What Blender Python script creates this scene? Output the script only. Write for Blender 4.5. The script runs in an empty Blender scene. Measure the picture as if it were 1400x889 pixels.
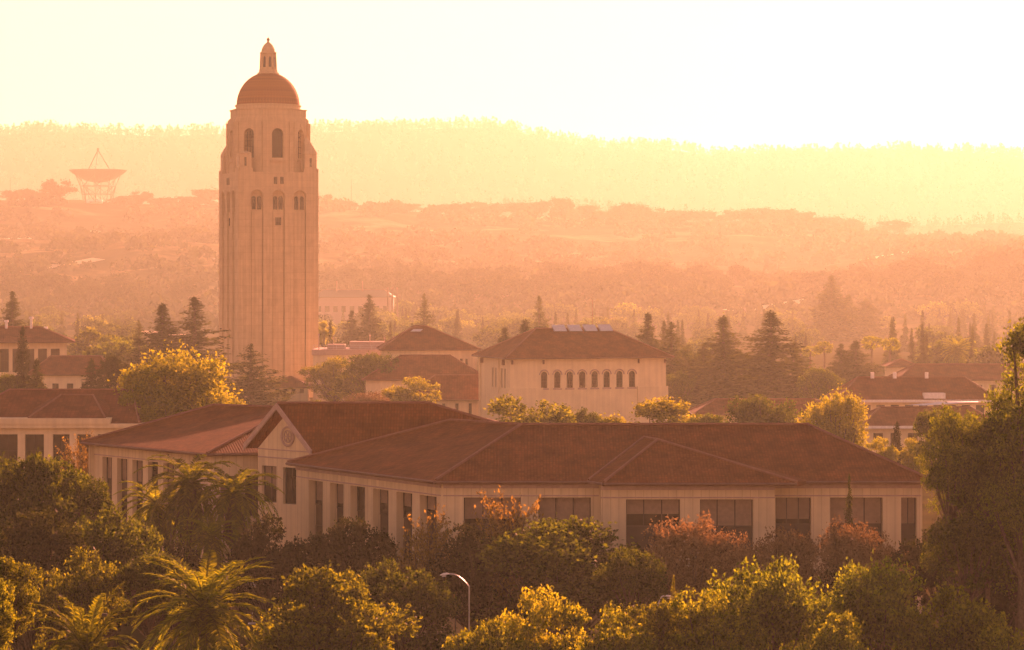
import bpy, math, random
import numpy as np
from mathutils import Vector, Matrix
PI = math.pi
R = math.radians
SC = bpy.context.scene
COL = SC.collection
# ------------------------------------------------------------------ camera
F, CX, HY, CAMZ = 3500.0, 700.0, 392.0, 27.0          # focal length in photo pixels, eye level, eye height
cd = bpy.data.cameras.new('camera'); cam = bpy.data.objects.new('camera', cd); COL.objects.link(cam)
cd.sensor_width = 36.0; cd.lens = 36.0 * F / 1400.0
cd.shift_y = -(444.5 - HY) / 1400.0
cd.clip_start = 1.0; cd.clip_end = 40000.0
cam.location = (0, 0, CAMZ); cam.rotation_euler = (PI / 2, 0, 0)
SC.camera = cam
# ------------------------------------------------------------------ sky, sun, exposure
SUN_EL, SUN_AZ = R(15.0), R(17.0)
w = bpy.data.worlds.new('World'); SC.world = w; w.use_nodes = True
nt = w.node_tree; bg = nt.nodes['Background']
sky = nt.nodes.new('ShaderNodeTexSky'); sky.sky_type = 'NISHITA'; sky.sun_disc = False
sky.sun_elevation = SUN_EL; sky.sun_rotation = SUN_AZ
sky.air_density = 1.2; sky.dust_density = 0.1; sky.ozone_density = 0.3
tint = nt.nodes.new('ShaderNodeMix'); tint.data_type = 'RGBA'; tint.blend_type = 'MULTIPLY'
tint.inputs[0].default_value = 1.0; tint.inputs[7].default_value = (0.92, 0.405, 0.33, 1)   # warm white balance of the photograph
nt.links.new(sky.outputs[0], tint.inputs[6]); nt.links.new(tint.outputs[2], bg.inputs[0])
bg.inputs[1].default_value = 0.072
sd = bpy.data.lights.new('sun', 'SUN'); sun = bpy.data.objects.new('sun', sd); COL.objects.link(sun)
sd.energy = 5.0; sd.angle = R(0.5); sd.color = (1.0, 0.345, 0.19)
dv = Vector((math.sin(SUN_AZ) * math.cos(SUN_EL), math.cos(SUN_AZ) * math.cos(SUN_EL), math.sin(SUN_EL)))
sun.rotation_euler = (-dv).to_track_quat('-Z', 'Y').to_euler()
SC.view_settings.view_transform = 'Standard'; SC.view_settings.look = 'None'
SC.view_settings.exposure = 2.08; SC.view_settings.gamma = 1.0
cy = SC.cycles
cy.use_denoising = True
cy.max_bounces = 5; cy.diffuse_bounces = 2; cy.glossy_bounces = 2; cy.transmission_bounces = 4; cy.volume_bounces = 0
cy.use_adaptive_sampling = True; cy.adaptive_threshold = 0.01
# ------------------------------------------------------------------ helpers
def P(px, py, Y):
    "world point at depth Y seen at photo pixel px, py"
    return Vector(((px - CX) * Y / F, Y, CAMZ + (HY - py) * Y / F))
def XP(px, Y): return (px - CX) * Y / F
def ZP(py, Y): return CAMZ + (HY - py) * Y / F
def YZ(py, z): return (CAMZ - z) * F / (py - HY)      # depth of a point at height z seen at row py
def PZ(px, py, z): return P(px, py, YZ(py, z))

def tag(o, label=None, cat=None, group=None, kind=None):
    if label: o['label'] = label
    if cat: o['category'] = cat
    if group: o['group'] = group
    if kind: o['kind'] = kind
    return o
def thing(name, label, cat, loc=(0, 0, 0), rz=0.0, group=None):
    o = bpy.data.objects.new(name, None); COL.objects.link(o)
    o.location = loc; o.rotation_euler = (0, 0, rz); o.empty_display_size = 0.5
    return tag(o, label, cat, group)

class MB:
    def __init__(s): s.v = []; s.f = []; s.m = []
    def poly(s, pts, m=0):
        i = len(s.v); s.v += [tuple(p) for p in pts]; s.f.append(tuple(range(i, i + len(pts)))); s.m.append(m)
    def box(s, a, b, m=0):
        x0, y0, z0 = a; x1, y1, z1 = b
        s.obox(Vector((x0, y0, z0)), Vector((x1 - x0, 0, 0)), Vector((0, y1 - y0, 0)), Vector((0, 0, z1 - z0)), m)
    def obox(s, o, a, b, c, m=0):
        i = len(s.v); o = Vector(o)
        for k in range(8):
            p = o.copy()
            if k & 1: p = p + a
            if k & 2: p = p + b
            if k & 4: p = p + c
            s.v.append(tuple(p))
        flip = a.cross(b).dot(c) < 0
        for f in ((0, 2, 3, 1), (4, 5, 7, 6), (0, 1, 5, 4), (2, 6, 7, 3), (0, 4, 6, 2), (1, 3, 7, 5)):
            f = tuple(i + k for k in f)
            s.f.append(f[::-1] if flip else f); s.m.append(m)
    def beam(s, p, q, r, m=0, n=4):
        p, q = Vector(p), Vector(q); s.tube([p, q], [r, r], n, m)
    def tube(s, pts, rad, n=6, m=0, cap=True):
        pts = [Vector(p) for p in pts]; rings = []
        for k, p in enumerate(pts):
            d = (pts[min(k + 1, len(pts) - 1)] - pts[max(k - 1, 0)]).normalized()
            a = d.cross(Vector((0.31, 0.17, 1)) if abs(d.z) < .9 else Vector((1, 0.2, 0))).normalized(); b = d.cross(a)
            i = len(s.v)
            for j in range(n):
                t = 2 * PI * j / n
                s.v.append(tuple(p + (a * math.cos(t) + b * math.sin(t)) * rad[k]))
            rings.append(i)
        for k in range(len(rings) - 1):
            for j in range(n):
                s.f.append((rings[k] + j, rings[k + 1] + j, rings[k + 1] + (j + 1) % n, rings[k] + (j + 1) % n)); s.m.append(m)
        if cap:
            s.f.append(tuple(rings[0] + j for j in range(n))); s.m.append(m)
            s.f.append(tuple(rings[-1] + j for j in reversed(range(n)))); s.m.append(m)
    def lathe(s, prof, n=32, m=0, c=(0, 0), ph=0.0):
        rings = []
        for r, z in prof:
            i = len(s.v)
            for j in range(n):
                t = 2 * PI * j / n + ph; s.v.append((c[0] + r * math.cos(t), c[1] + r * math.sin(t), z))
            rings.append(i)
        for k in range(len(rings) - 1):
            for j in range(n):
                s.f.append((rings[k] + j, rings[k] + (j + 1) % n, rings[k + 1] + (j + 1) % n, rings[k + 1] + j)); s.m.append(m)
    def prism(s, pts, z0, z1, m=0, caps=True):
        n = len(pts)
        for k in range(n):
            a, b = pts[k], pts[(k + 1) % n]
            s.poly([(a[0], a[1], z0), (b[0], b[1], z0), (b[0], b[1], z1), (a[0], a[1], z1)], m)
        if caps:
            s.poly([(p[0], p[1], z1) for p in pts], m); s.poly([(p[0], p[1], z0) for p in reversed(pts)], m)
    def panel(s, o, u, n, L, z0, z1, ops, dep, m=0):
        "wall face from o along u (length L), outward normal n, with openings (x0,x1,za,zb,arch) and their reveals"
        o, u, n = Vector(o), Vector(u), Vector(n)
        def W(x, z, d=0.0): return o + u * x - n * d + Vector((0, 0, z - o.z))
        ops = sorted(ops); x = 0.0
        for (a, b, za, zb, arch) in ops:
            if a > x: s.poly([W(x, z0), W(a, z0), W(a, z1), W(x, z1)], m)
            if za > z0: s.poly([W(a, z0), W(b, z0), W(b, za), W(a, za)], m)
            c = arc(a, b, zb, arch)
            for (p, q) in zip(c[:-1], c[1:]):
                if z1 > zb: s.poly([W(*p), W(*q), W(q[0], z1), W(p[0], z1)], m)
                s.poly([W(*p), W(p[0], p[1], dep), W(q[0], q[1], dep), W(*q)], m)
            zc = c[0][1]
            s.poly([W(a, za), W(a, za, dep), W(a, zc, dep), W(a, zc)], m)
            s.poly([W(b, za), W(b, zc), W(b, zc, dep), W(b, za, dep)], m)
            s.poly([W(a, za), W(b, za), W(b, za, dep), W(a, za, dep)], m)
            x = b
        if L > x: s.poly([W(x, z0), W(L, z0), W(L, z1), W(x, z1)], m)
    def build(s, name, mats, parent=None, loc=None, smooth=False):
        me = bpy.data.meshes.new(name)
        loc = Vector(loc) if loc is not None else Vector((0, 0, 0))
        me.from_pydata([(v[0] - loc.x, v[1] - loc.y, v[2] - loc.z) for v in s.v], [], s.f)
        for mt in (mats if isinstance(mats, (list, tuple)) else [mats]): me.materials.append(mt)
        me.polygons.foreach_set('material_index', s.m)
        if smooth: me.polygons.foreach_set('use_smooth', [True] * len(s.f))
        uv = me.uv_layers.new(name='UVMap'); dat = []
        me.update()
        for p in me.polygons:                              # metres in each face's own plane
            nn = p.normal
            if abs(nn.z) > .999: a, b = Vector((1, 0, 0)), Vector((0, 1, 0))
            else:
                a = Vector((0, 0, 1)).cross(nn).normalized(); b = nn.cross(a)
            for li in p.loop_indices:
                c = me.vertices[me.loops[li].vertex_index].co + loc
                dat += [c.dot(a), c.dot(b)]
        uv.data.foreach_set('uv', dat)
        o = bpy.data.objects.new(name, me); COL.objects.link(o)
        if parent: o.parent = parent
        else: o.location = loc
        return o

def arc(a, b, zb, arch, n=7):
    "top outline of an opening, left to right"
    if not arch: return [(a, zb), (b, zb)]
    r = (b - a) / 2; cx = (a + b) / 2
    return [(cx - r * math.cos(PI * k / n), zb - r + r * math.sin(PI * k / n)) for k in range(n + 1)]

# ------------------------------------------------------------------ materials
def newmat(name):
    m = bpy.data.materials.new(name); m.use_nodes = True
    return m, m.node_tree, m.node_tree.nodes, m.node_tree.links, m.node_tree.nodes['Principled BSDF']
def ramp(N, stops):
    r = N.new('ShaderNodeValToRGB'); e = r.color_ramp.elements
    while len(e) < len(stops): e.new(0.5)
    for k, (p, c) in enumerate(stops): e[k].position = p; e[k].color = (*c, 1)
    return r
def plain(name, col, rough=.7, metal=0.0, var=.12, sc=3.0):
    m, t, N, L, b = newmat(name)
    tc = N.new('ShaderNodeTexCoord'); no = N.new('ShaderNodeTexNoise'); no.inputs['Scale'].default_value = sc; no.inputs['Detail'].default_value = 5
    L.new(tc.outputs['Object'], no.inputs['Vector'])
    r = ramp(N, [(.3, tuple(c * (1 - var) for c in col)), (.7, tuple(min(1, c * (1 + var)) for c in col))])
    L.new(no.outputs[0], r.inputs[0]); L.new(r.outputs[0], b.inputs['Base Color'])
    b.inputs['Roughness'].default_value = rough; b.inputs['Metallic'].default_value = metal; b.inputs['Specular IOR Level'].default_value = .0 if rough > .85 else .3
    return m
def stucco(name, col, streak=.25, joint=None):
    m, t, N, L, b = newmat(name)
    uv = N.new('ShaderNodeTexCoord')
    n1 = N.new('ShaderNodeTexNoise'); n1.inputs['Scale'].default_value = .35; n1.inputs['Detail'].default_value = 6; n1.inputs['Roughness'].default_value = .65
    L.new(uv.outputs['UV'], n1.inputs['Vector'])
    mp = N.new('ShaderNodeMapping'); mp.inputs['Scale'].default_value = (1.6, .06, 1); L.new(uv.outputs['UV'], mp.inputs['Vector'])
    n2 = N.new('ShaderNodeTexNoise'); n2.inputs['Scale'].default_value = 1.0; n2.inputs['Detail'].default_value = 4; L.new(mp.outputs[0], n2.inputs['Vector'])
    ad = N.new('ShaderNodeMath'); ad.operation = 'ADD'; L.new(n1.outputs[0], ad.inputs[0]); L.new(n2.outputs[0], ad.inputs[1])
    r = ramp(N, [(.35, tuple(c * (1 - streak) for c in col)), (.65, col)])
    hf = N.new('ShaderNodeMath'); hf.operation = 'MULTIPLY'; hf.inputs[1].default_value = .5; L.new(ad.outputs[0], hf.inputs[0])
    L.new(hf.outputs[0], r.inputs[0]); out = r.outputs[0]
    if joint:
        br = N.new('ShaderNodeTexBrick'); br.offset = 0; br.inputs['Scale'].default_value = 1
        br.inputs['Brick Width'].default_value = joint[0]; br.inputs['Row Height'].default_value = joint[1]; br.inputs['Mortar Size'].default_value = .03
        br.inputs['Color1'].default_value = (1, 1, 1, 1); br.inputs['Color2'].default_value = (.93, .93, .93, 1); br.inputs['Mortar'].default_value = (.80, .78, .76, 1)
        L.new(uv.outputs['UV'], br.inputs['Vector'])
        mx = N.new('ShaderNodeMix'); mx.data_type = 'RGBA'; mx.blend_type = 'MULTIPLY'; mx.inputs[0].default_value = 1
        L.new(out, mx.inputs[6]); L.new(br.outputs[0], mx.inputs[7]); out = mx.outputs[2]
    L.new(out, b.inputs['Base Color']); b.inputs['Roughness'].default_value = .85
    bp = N.new('ShaderNodeBump'); bp.inputs['Strength'].default_value = .15; n3 = N.new('ShaderNodeTexNoise'); n3.inputs['Scale'].default_value = 8
    L.new(uv.outputs['UV'], n3.inputs['Vector']); L.new(n3.outputs[0], bp.inputs['Height']); L.new(bp.outputs[0], b.inputs['Normal'])
    return m
def tiles(name, c1, c2, row=.38, wid=.30):
    "clay barrel tiles laid in courses"
    m, t, N, L, b = newmat(name)
    uv = N.new('ShaderNodeTexCoord')
    br = N.new('ShaderNodeTexBrick'); br.offset = 0.0; br.inputs['Scale'].default_value = 1
    br.inputs['Brick Width'].default_value = wid; br.inputs['Row Height'].default_value = row; br.inputs['Mortar Size'].default_value = .03
    br.inputs['Mortar Smooth'].default_value = .3
    br.inputs['Color1'].default_value = (*c1, 1); br.inputs['Color2'].default_value = (*c2, 1); br.inputs['Mortar'].default_value = (*[c * .62 for c in c1], 1)
    L.new(uv.outputs['UV'], br.inputs['Vector'])
    n1 = N.new('ShaderNodeTexNoise'); n1.inputs['Scale'].default_value = .5; n1.inputs['Detail'].default_value = 7; n1.inputs['Roughness'].default_value = .7
    L.new(uv.outputs['UV'], n1.inputs['Vector'])
    r = ramp(N, [(.28, (.55, .52, .5)), (.5, (.95, .95, .95)), (.72, (1.35, 1.25, 1.2))]); L.new(n1.outputs[0], r.inputs[0])
    mx = N.new('ShaderNodeMix'); mx.data_type = 'RGBA'; mx.blend_type = 'MULTIPLY'; mx.inputs[0].default_value = 1
    L.new(br.outputs[0], mx.inputs[6]); L.new(r.outputs[0], mx.inputs[7]); L.new(mx.outputs[2], b.inputs['Base Color'])
    wv = N.new('ShaderNodeTexWave'); wv.wave_type = 'BANDS'; wv.bands_direction = 'X'; wv.inputs['Scale'].default_value = PI / (wid * 10) * 2 / 2
    L.new(uv.outputs['UV'], wv.inputs['Vector'])
    bp = N.new('ShaderNodeBump'); bp.inputs['Strength'].default_value = .4; bp.inputs['Distance'].default_value = .06
    L.new(wv.outputs[0], bp.inputs['Height']); L.new(bp.outputs[0], b.inputs['Normal'])
    b.inputs['Roughness'].default_value = .85; b.inputs['Specular IOR Level'].default_value = .1
    return m
def leafmat(name, stops, trans=.45, tcol=1.6, tb=.35):
    m = bpy.data.materials.new(name); m.use_nodes = True; N = m.node_tree.nodes; L = m.node_tree.links
    N.remove(N['Principled BSDF'])
    g = N.new('ShaderNodeNewGeometry'); r = ramp(N, stops); L.new(g.outputs['Random Per Island'], r.inputs[0])
    oi = N.new('ShaderNodeObjectInfo')
    hs = N.new('ShaderNodeHueSaturation'); mr = N.new('ShaderNodeMapRange'); mr.inputs[3].default_value = .75; mr.inputs[4].default_value = 1.25
    L.new(oi.outputs['Random'], mr.inputs[0]); L.new(mr.outputs[0], hs.inputs['Value']); L.new(r.outputs[0], hs.inputs['Color'])
    d = N.new('ShaderNodeBsdfDiffuse'); tr = N.new('ShaderNodeBsdfTranslucent'); gl = N.new('ShaderNodeBsdfGlossy'); gl.inputs['Roughness'].default_value = .5
    sc = N.new('ShaderNodeMix'); sc.data_type = 'RGBA'; sc.blend_type = 'MULTIPLY'; sc.inputs[0].default_value = 1
    sc.inputs[7].default_value = (tcol * 1.15, tcol, tcol * tb, 1)
    dk = N.new('ShaderNodeMix'); dk.data_type = 'RGBA'; dk.blend_type = 'MULTIPLY'; dk.inputs[0].default_value = 1; dk.inputs[7].default_value = (.52, .50, .42, 1)
    L.new(hs.outputs[0], dk.inputs[6]); L.new(dk.outputs[2], d.inputs[0]); L.new(hs.outputs[0], sc.inputs[6]); L.new(sc.outputs[2], tr.inputs[0])
    gl.inputs[0].default_value = (.5, .5, .5, 1)
    m1 = N.new('ShaderNodeMixShader'); m1.inputs[0].default_value = trans; L.new(d.outputs[0], m1.inputs[1]); L.new(tr.outputs[0], m1.inputs[2])
    m2 = N.new('ShaderNodeMixShader'); m2.inputs[0].default_value = .03; L.new(m1.outputs[0], m2.inputs[1]); L.new(gl.outputs[0], m2.inputs[2])
    L.new(m2.outputs[0], N['Material Output'].inputs[0])
    return m
def glassmat(name, col, rough=.12):
    m, t, N, L, b = newmat(name)
    b.inputs['Roughness'].default_value = rough; b.inputs['Specular IOR Level'].default_value = .35
    tc = N.new('ShaderNodeTexCoord'); no = N.new('ShaderNodeTexNoise'); no.inputs['Scale'].default_value = .9
    L.new(tc.outputs['UV'], no.inputs['Vector'])
    r = ramp(N, [(.35, tuple(c * .6 for c in col)), (.7, tuple(c * 1.4 for c in col))]); L.new(no.outputs[0], r.inputs[0]); L.new(r.outputs[0], b.inputs['Base Color'])
    return m

M = {}
M['hall_stucco'] = stucco('hall_stucco', (.80, .66, .41), .2)
M['stucco'] = stucco('pale_stucco', (.74, .60, .37), .25, (.62, 50))
M['stucco_plain'] = stucco('warm_stucco', (.77, .64, .40), .25)
M['concrete'] = stucco('tower_concrete', (.61, .475, .275), .28, (2.9, 1.6))
M['roof'] = tiles('clay_tiles', (.20, .074, .022), (.14, .049, .014), .38, .24)
M['roof_far'] = tiles('aged_clay_tiles', (.18, .070, .030), (.14, .053, .023), .6, .5)
M['cap'] = plain('ridge_tiles', (.22, .11, .07), .8)
M['dome'] = tiles('dome_tiles', (.31, .12, .03), (.24, .09, .024), .5, .5)
M['trim'] = plain('painted_trim', (.42, .31, .26), .7)
M['gutter'] = plain('dark_gutter', (.16, .09, .065), .6)
M['glass'] = glassmat('dark_glass', (.030, .024, .018))
M['blind'] = plain('window_blinds', (.26, .19, .13), .7)
M['frame'] = plain('bronze_frame', (.05, .038, .03), .5)
M['spandrel'] = plain('bronze_spandrel', (.045, .035, .028), .5)
M['metal'] = plain('galvanised_metal', (.55, .55, .55), .35, .7)
M['white'] = plain('white_paint', (.75, .73, .70), .5)
M['dark'] = plain('dark_iron', (.03, .028, .025), .6)
M['asphalt'] = plain('asphalt', (.055, .053, .05), .9, 0, .2, 2)
M['paving'] = plain('concrete_paving', (.32, .29, .25), .9, 0, .15, .7)
M['bark'] = plain('bark', (.10, .075, .055), .95, 0, .35, 4)
M['palmbark'] = plain('palm_bark', (.16, .115, .08), .95, 0, .35, 6)
M['skin_red'] = plain('terracotta_accent', (.30, .12, .08), .8)
M['oakleaf'] = leafmat('oak_leaves', [(0, (.018, .032, .004)), (.5, (.038, .060, .006)), (1, (.08, .115, .010))], .5, 2.7)
M['openleaf'] = leafmat('glossy_leaves', [(0, (.022, .038, .004)), (.5, (.055, .085, .006)), (1, (.11, .155, .010))], .55, 3.0)
M['brightleaf'] = leafmat('bright_leaves', [(0, (.028, .042, .004)), (.5, (.066, .092, .006)), (1, (.135, .165, .009))], .58, 3.0)
M['goldleaf'] = leafmat('golden_leaves', [(0, (.075, .098, .006)), (.5, (.13, .155, .009)), (1, (.19, .21, .012))], .6, 2.7)
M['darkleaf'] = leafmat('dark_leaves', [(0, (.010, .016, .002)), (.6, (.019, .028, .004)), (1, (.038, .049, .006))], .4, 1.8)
M['needle'] = leafmat('conifer_needles', [(0, (.018, .026, .005)), (.6, (.032, .044, .008)), (1, (.06, .076, .011))], .45, 2.2)
M['palmleaf'] = leafmat('palm_leaflets', [(0, (.055, .08, .006)), (.6, (.12, .16, .009)), (1, (.20, .24, .012))], .55, 2.6)
M['dryleaf'] = leafmat('dry_palm_leaflets', [(0, (.045, .036, .014)), (.6, (.07, .055, .020)), (1, (.10, .075, .028))], .35, 1.4)
M['rust'] = leafmat('rust_leaves', [(0, (.22, .155, .09)), (.5, (.31, .22, .128)), (1, (.40, .29, .17))], .24, 1.1, .55)
M['amber'] = leafmat('amber_leaves', [(0, (.11, .085, .025)), (.5, (.18, .14, .04)), (1, (.26, .20, .055))], .42, 1.9, .5)

# ------------------------------------------------------------------ terrain
def interp(x, xs, ys): return np.interp(x, xs, ys)
rs = np.random.RandomState(5)
_oct = [(rs.rand() * 6.28, rs.rand() * 6.28, l, rs.rand() * PI) for l in (620, 410, 270, 180, 120, 80)]
def fbm(x, y):
    s = 0
    for p, q, l, a in _oct:
        u = x * math.cos(a) + y * math.sin(a); v = -x * math.sin(a) + y * math.cos(a)
        s = s + np.sin(u * 6.283 / l + p + 1.3 * np.sin(v * 6.283 / (l * 1.7) + q)) * l / 620
    return s / 2.7
H1X = (np.array([-600, 0, 100, 200, 290, 440, 520, 620, 760, 860, 950, 1100, 1200, 1340, 1400, 2000]) - CX) * 2600 / F
H1Z = CAMZ + (HY - np.array([300, 277, 273, 274, 272, 273, 279, 291, 294, 299, 305, 311, 321, 328, 332, 350])) * 2600 / F
H2X = (np.array([-400, 480, 600, 660, 760, 860, 950, 1050, 1200, 1300, 1400, 2000]) - CX) * 3370 / F
H2Z = CAMZ + (HY - np.array([340, 330, 300, 291, 286, 291, 293, 303, 306, 309, 308, 300])) * 3370 / F
H3X = (np.array([-900, -300, 0, 60, 150, 200, 300, 440, 520, 620, 700, 740, 800, 860, 920, 970, 1050, 1080, 1180, 1230, 1320, 1360, 1410, 1700, 2300]) - CX) * 4700 / F
H3Z = CAMZ + (HY - np.array([200, 192, 188, 180, 182, 183, 179, 180, 181, 177, 178, 186, 196, 196, 195, 206, 204, 202, 203, 203, 204, 205, 214, 216, 230])) * 4700 / F
def sm(t): t = np.clip(t, 0, 1); return t * t * (3 - 2 * t)
def bell(y, c, a, b):
    return np.where(y < c, sm((y - (c - a)) / a), sm(((c + b) - y) / b))
def height(x, y):
    x = np.asarray(x, float); y = np.asarray(y, float)
    n = fbm(x / 1.5, y / 1.5); yr = y; y = np.interp(y, [-9e3, 1400, 2600, 4700, 6200], [-9e3, 950, 2000, 5000, 6000])
    up = np.clip((y - 950) / 1050, 0, 1)
    prof = np.where(y <= 2000, up ** 1.25 * (1.0 - .25 * (1 - up) * up), sm((2700 - y) / 700) * .75 + .25)
    prof = np.where(y > 2700, .25 * sm((3600 - y) / 900), prof)
    z1 = interp(x, H1X, H1Z) * prof + n * 16 * np.clip(up * (1.35 - up) * 2.2, .0, 1) * (y < 2700)
    zb = 30 * np.exp(-((x - 400) / 110) ** 2 - ((yr - 1950) / 320) ** 2)
    z1 = z1 + zb
    z2 = interp(x, H2X, H2Z) * bell(y, 3100, 500, 700) + n * 9 * bell(y, 3100, 400, 500)
    z3 = interp(x, H3X, H3Z) * np.where(y <= 5000, np.clip((y - 3700) / 1300, 0, 1) ** .9, 1 - .35 * sm((y - 5000) / 900)) + n * 15 * np.clip((y - 3900) / 500, 0, 1)
    return np.maximum(np.maximum(z1, z2), z3) * (yr > 1390)
def hz(x, y): return float(height(x, y))

def build_ground():
    xs = np.arange(-3300, 3301, 44.0); ys = np.concatenate([np.arange(-420, 900, 60.0), np.arange(900, 3600, 25.0), np.arange(3600, 6120, 45.0)])
    X, Y = np.meshgrid(xs, ys); Z = height(X, Y)
    v = np.stack([X, Y, Z], -1).reshape(-1, 3); nx, ny = len(xs), len(ys)
    i = (np.arange(ny - 1)[:, None] * nx + np.arange(nx - 1)[None]).reshape(-1)
    f = np.stack([i, i + 1, i + nx + 1, i + nx], -1)
    me = bpy.data.meshes.new('ground'); me.from_pydata(v.tolist(), [], f.tolist()); me.polygons.foreach_set('use_smooth', [True] * len(f))
    m, t, N, L, b = newmat('ground_cover')
    tc = N.new('ShaderNodeTexCoord')
    n1 = N.new('ShaderNodeTexNoise'); n1.inputs['Scale'].default_value = .011; n1.inputs['Detail'].default_value = 8; n1.inputs['Roughness'].default_value = .6
    n1.inputs['Distortion'].default_value = .6
    n2 = N.new('ShaderNodeTexNoise'); n2.inputs['Scale'].default_value = .12; n2.inputs['Detail'].default_value = 6
    L.new(tc.outputs['Object'], n1.inputs['Vector']); L.new(tc.outputs['Object'], n2.inputs['Vector'])
    hill = ramp(N, [(.40, (.045, .040, .018)), (.52, (.085, .065, .028)), (.60, (.20, .15, .07)), (.70, (.34, .26, .14))]); L.new(n1.outputs[0], hill.inputs[0])
    lawn = ramp(N, [(.3, (.045, .042, .016)), (.7, (.085, .07, .028))]); L.new(n2.outputs[0], lawn.inputs[0])
    sp = N.new('ShaderNodeSeparateXYZ'); L.new(tc.outputs['Object'], sp.inputs[0])
    mr = N.new('ShaderNodeMapRange'); mr.inputs[1].default_value = 1300; mr.inputs[2].default_value = 2100; L.new(sp.outputs[1], mr.inputs[0])
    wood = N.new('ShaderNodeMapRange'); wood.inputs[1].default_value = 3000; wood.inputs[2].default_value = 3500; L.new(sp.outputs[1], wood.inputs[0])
    mx = N.new('ShaderNodeMix'); mx.data_type = 'RGBA'; L.new(mr.outputs[0], mx.inputs[0]); L.new(lawn.outputs[0], mx.inputs[6]); L.new(hill.outputs[0], mx.inputs[7])
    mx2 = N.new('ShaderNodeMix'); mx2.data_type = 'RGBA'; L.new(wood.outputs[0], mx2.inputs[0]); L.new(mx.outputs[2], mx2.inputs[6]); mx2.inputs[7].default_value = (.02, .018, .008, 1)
    L.new(mx2.outputs[2], b.inputs['Base Color']); b.inputs['Roughness'].default_value = .95; b.inputs['Specular IOR Level'].default_value = 0
    me.materials.append(m)
    o = bpy.data.objects.new('ground', me); COL.objects.link(o); tag(o, kind='structure')
build_ground()

def ground_strip(name, pts, wid, mat, lift):
    "a ribbon lying on the terrain along pts, cut into short pieces"
    mb = MB(); dense = []
    for a, b in zip(pts[:-1], pts[1:]):
        n = max(2, int((Vector(b) - Vector(a)).length / 12))
        dense += [Vector(a).lerp(Vector(b), k / n) for k in range(n)]
    dense.append(Vector(pts[-1])); L_, R_ = [], []
    for k, p in enumerate(dense):
        d = (dense[min(k + 1, len(dense) - 1)] - dense[max(k - 1, 0)]).normalized(); s = Vector((-d.y, d.x)) * wid / 2
        for q, l in ((p + s, L_), (p - s, R_)): l.append((q.x, q.y, hz(q.x, q.y) + lift))
    for k in range(len(dense) - 1): mb.poly([R_[k], R_[k + 1], L_[k + 1], L_[k]])
    return tag(mb.build(name, mat), kind='structure')
# street in front of the near building, its kerbs and footpath
mb = MB(); mb.poly([(-70, 168, .008), (60, 168, .008), (60, 177, .008), (-70, 177, .008)]); tag(mb.build('street', M['asphalt']), kind='structure')
mb = MB(); mb.box((-70, 177, .0), (60, 177.3, .13)); mb.box((-70, 167.7, 0), (60, 168, .13)); tag(mb.build('kerb', M['paving']), kind='structure')
mb = MB(); mb.box((-70, 177.32, 0), (60, 180.5, .12)); mb.box((-14, 180.5, 0), (-9.5, 194, .11)); tag(mb.build('pavement', M['paving']), kind='structure')
mb = MB()
for k in range(12): mb.poly([(-60 + k * 10, 172.4, .013), (-57 + k * 10, 172.4, .013), (-57 + k * 10, 172.55, .013), (-60 + k * 10, 172.55, .013)])
tag(mb.build('street_marking', M['white']), kind='structure')
# pale dirt tracks on the hillside
M['track'] = plain('dry_track', (.5, .42, .28), .95, 0, .1, .05)
for pp, wd in (([(0, 2750), (50, 2800), (100, 2860), (140, 2900)], 20), ([(-10, 2150), (60, 2200), (135, 2260)], 14), ([(185, 1560), (215, 1530), (245, 1500)], 12), ([(1180, 2500), (1240, 2560), (1330, 2640)], 30), ([(1000, 1750), (1060, 1800), (1110, 1850)], 14), ([(590, 2700), (640, 2730)], 14)):
    pp = [(a_, 1400 + (b_ - 1500) * .706) for a_, b_ in pp]; pts = [(XP(a_, b_), b_) for a_, b_ in pp]
    ground_strip('dirt_track', pts, wd, M['track'], .6)

# ------------------------------------------------------------------ haze
def build_haze():
    mb = MB(); mb.box((-3350, -470, -1.0), (3350, 6150, 370)); o = mb.build('haze', [])
    m = bpy.data.materials.new('haze'); m.use_nodes = True; N = m.node_tree.nodes; L = m.node_tree.links
    N.remove(N['Principled BSDF']); v = N.new('ShaderNodeVolumePrincipled')
    v.inputs['Color'].default_value = HAZE_COL; v.inputs['Absorption Color'].default_value = (1, 1, 1, 1)
    v.inputs['Density'].default_value = HAZE_DEN; v.inputs['Anisotropy'].default_value = HAZE_G
    L.new(v.outputs[0], N['Material Output'].inputs['Volume'])
    o.data.materials.clear(); o.data.materials.append(m)
    tag(o, kind='stuff')
HAZE_COL = (.82, .98, .77, 1); HAZE_DEN = 1.18e-4; HAZE_G = .45
build_haze()
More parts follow.
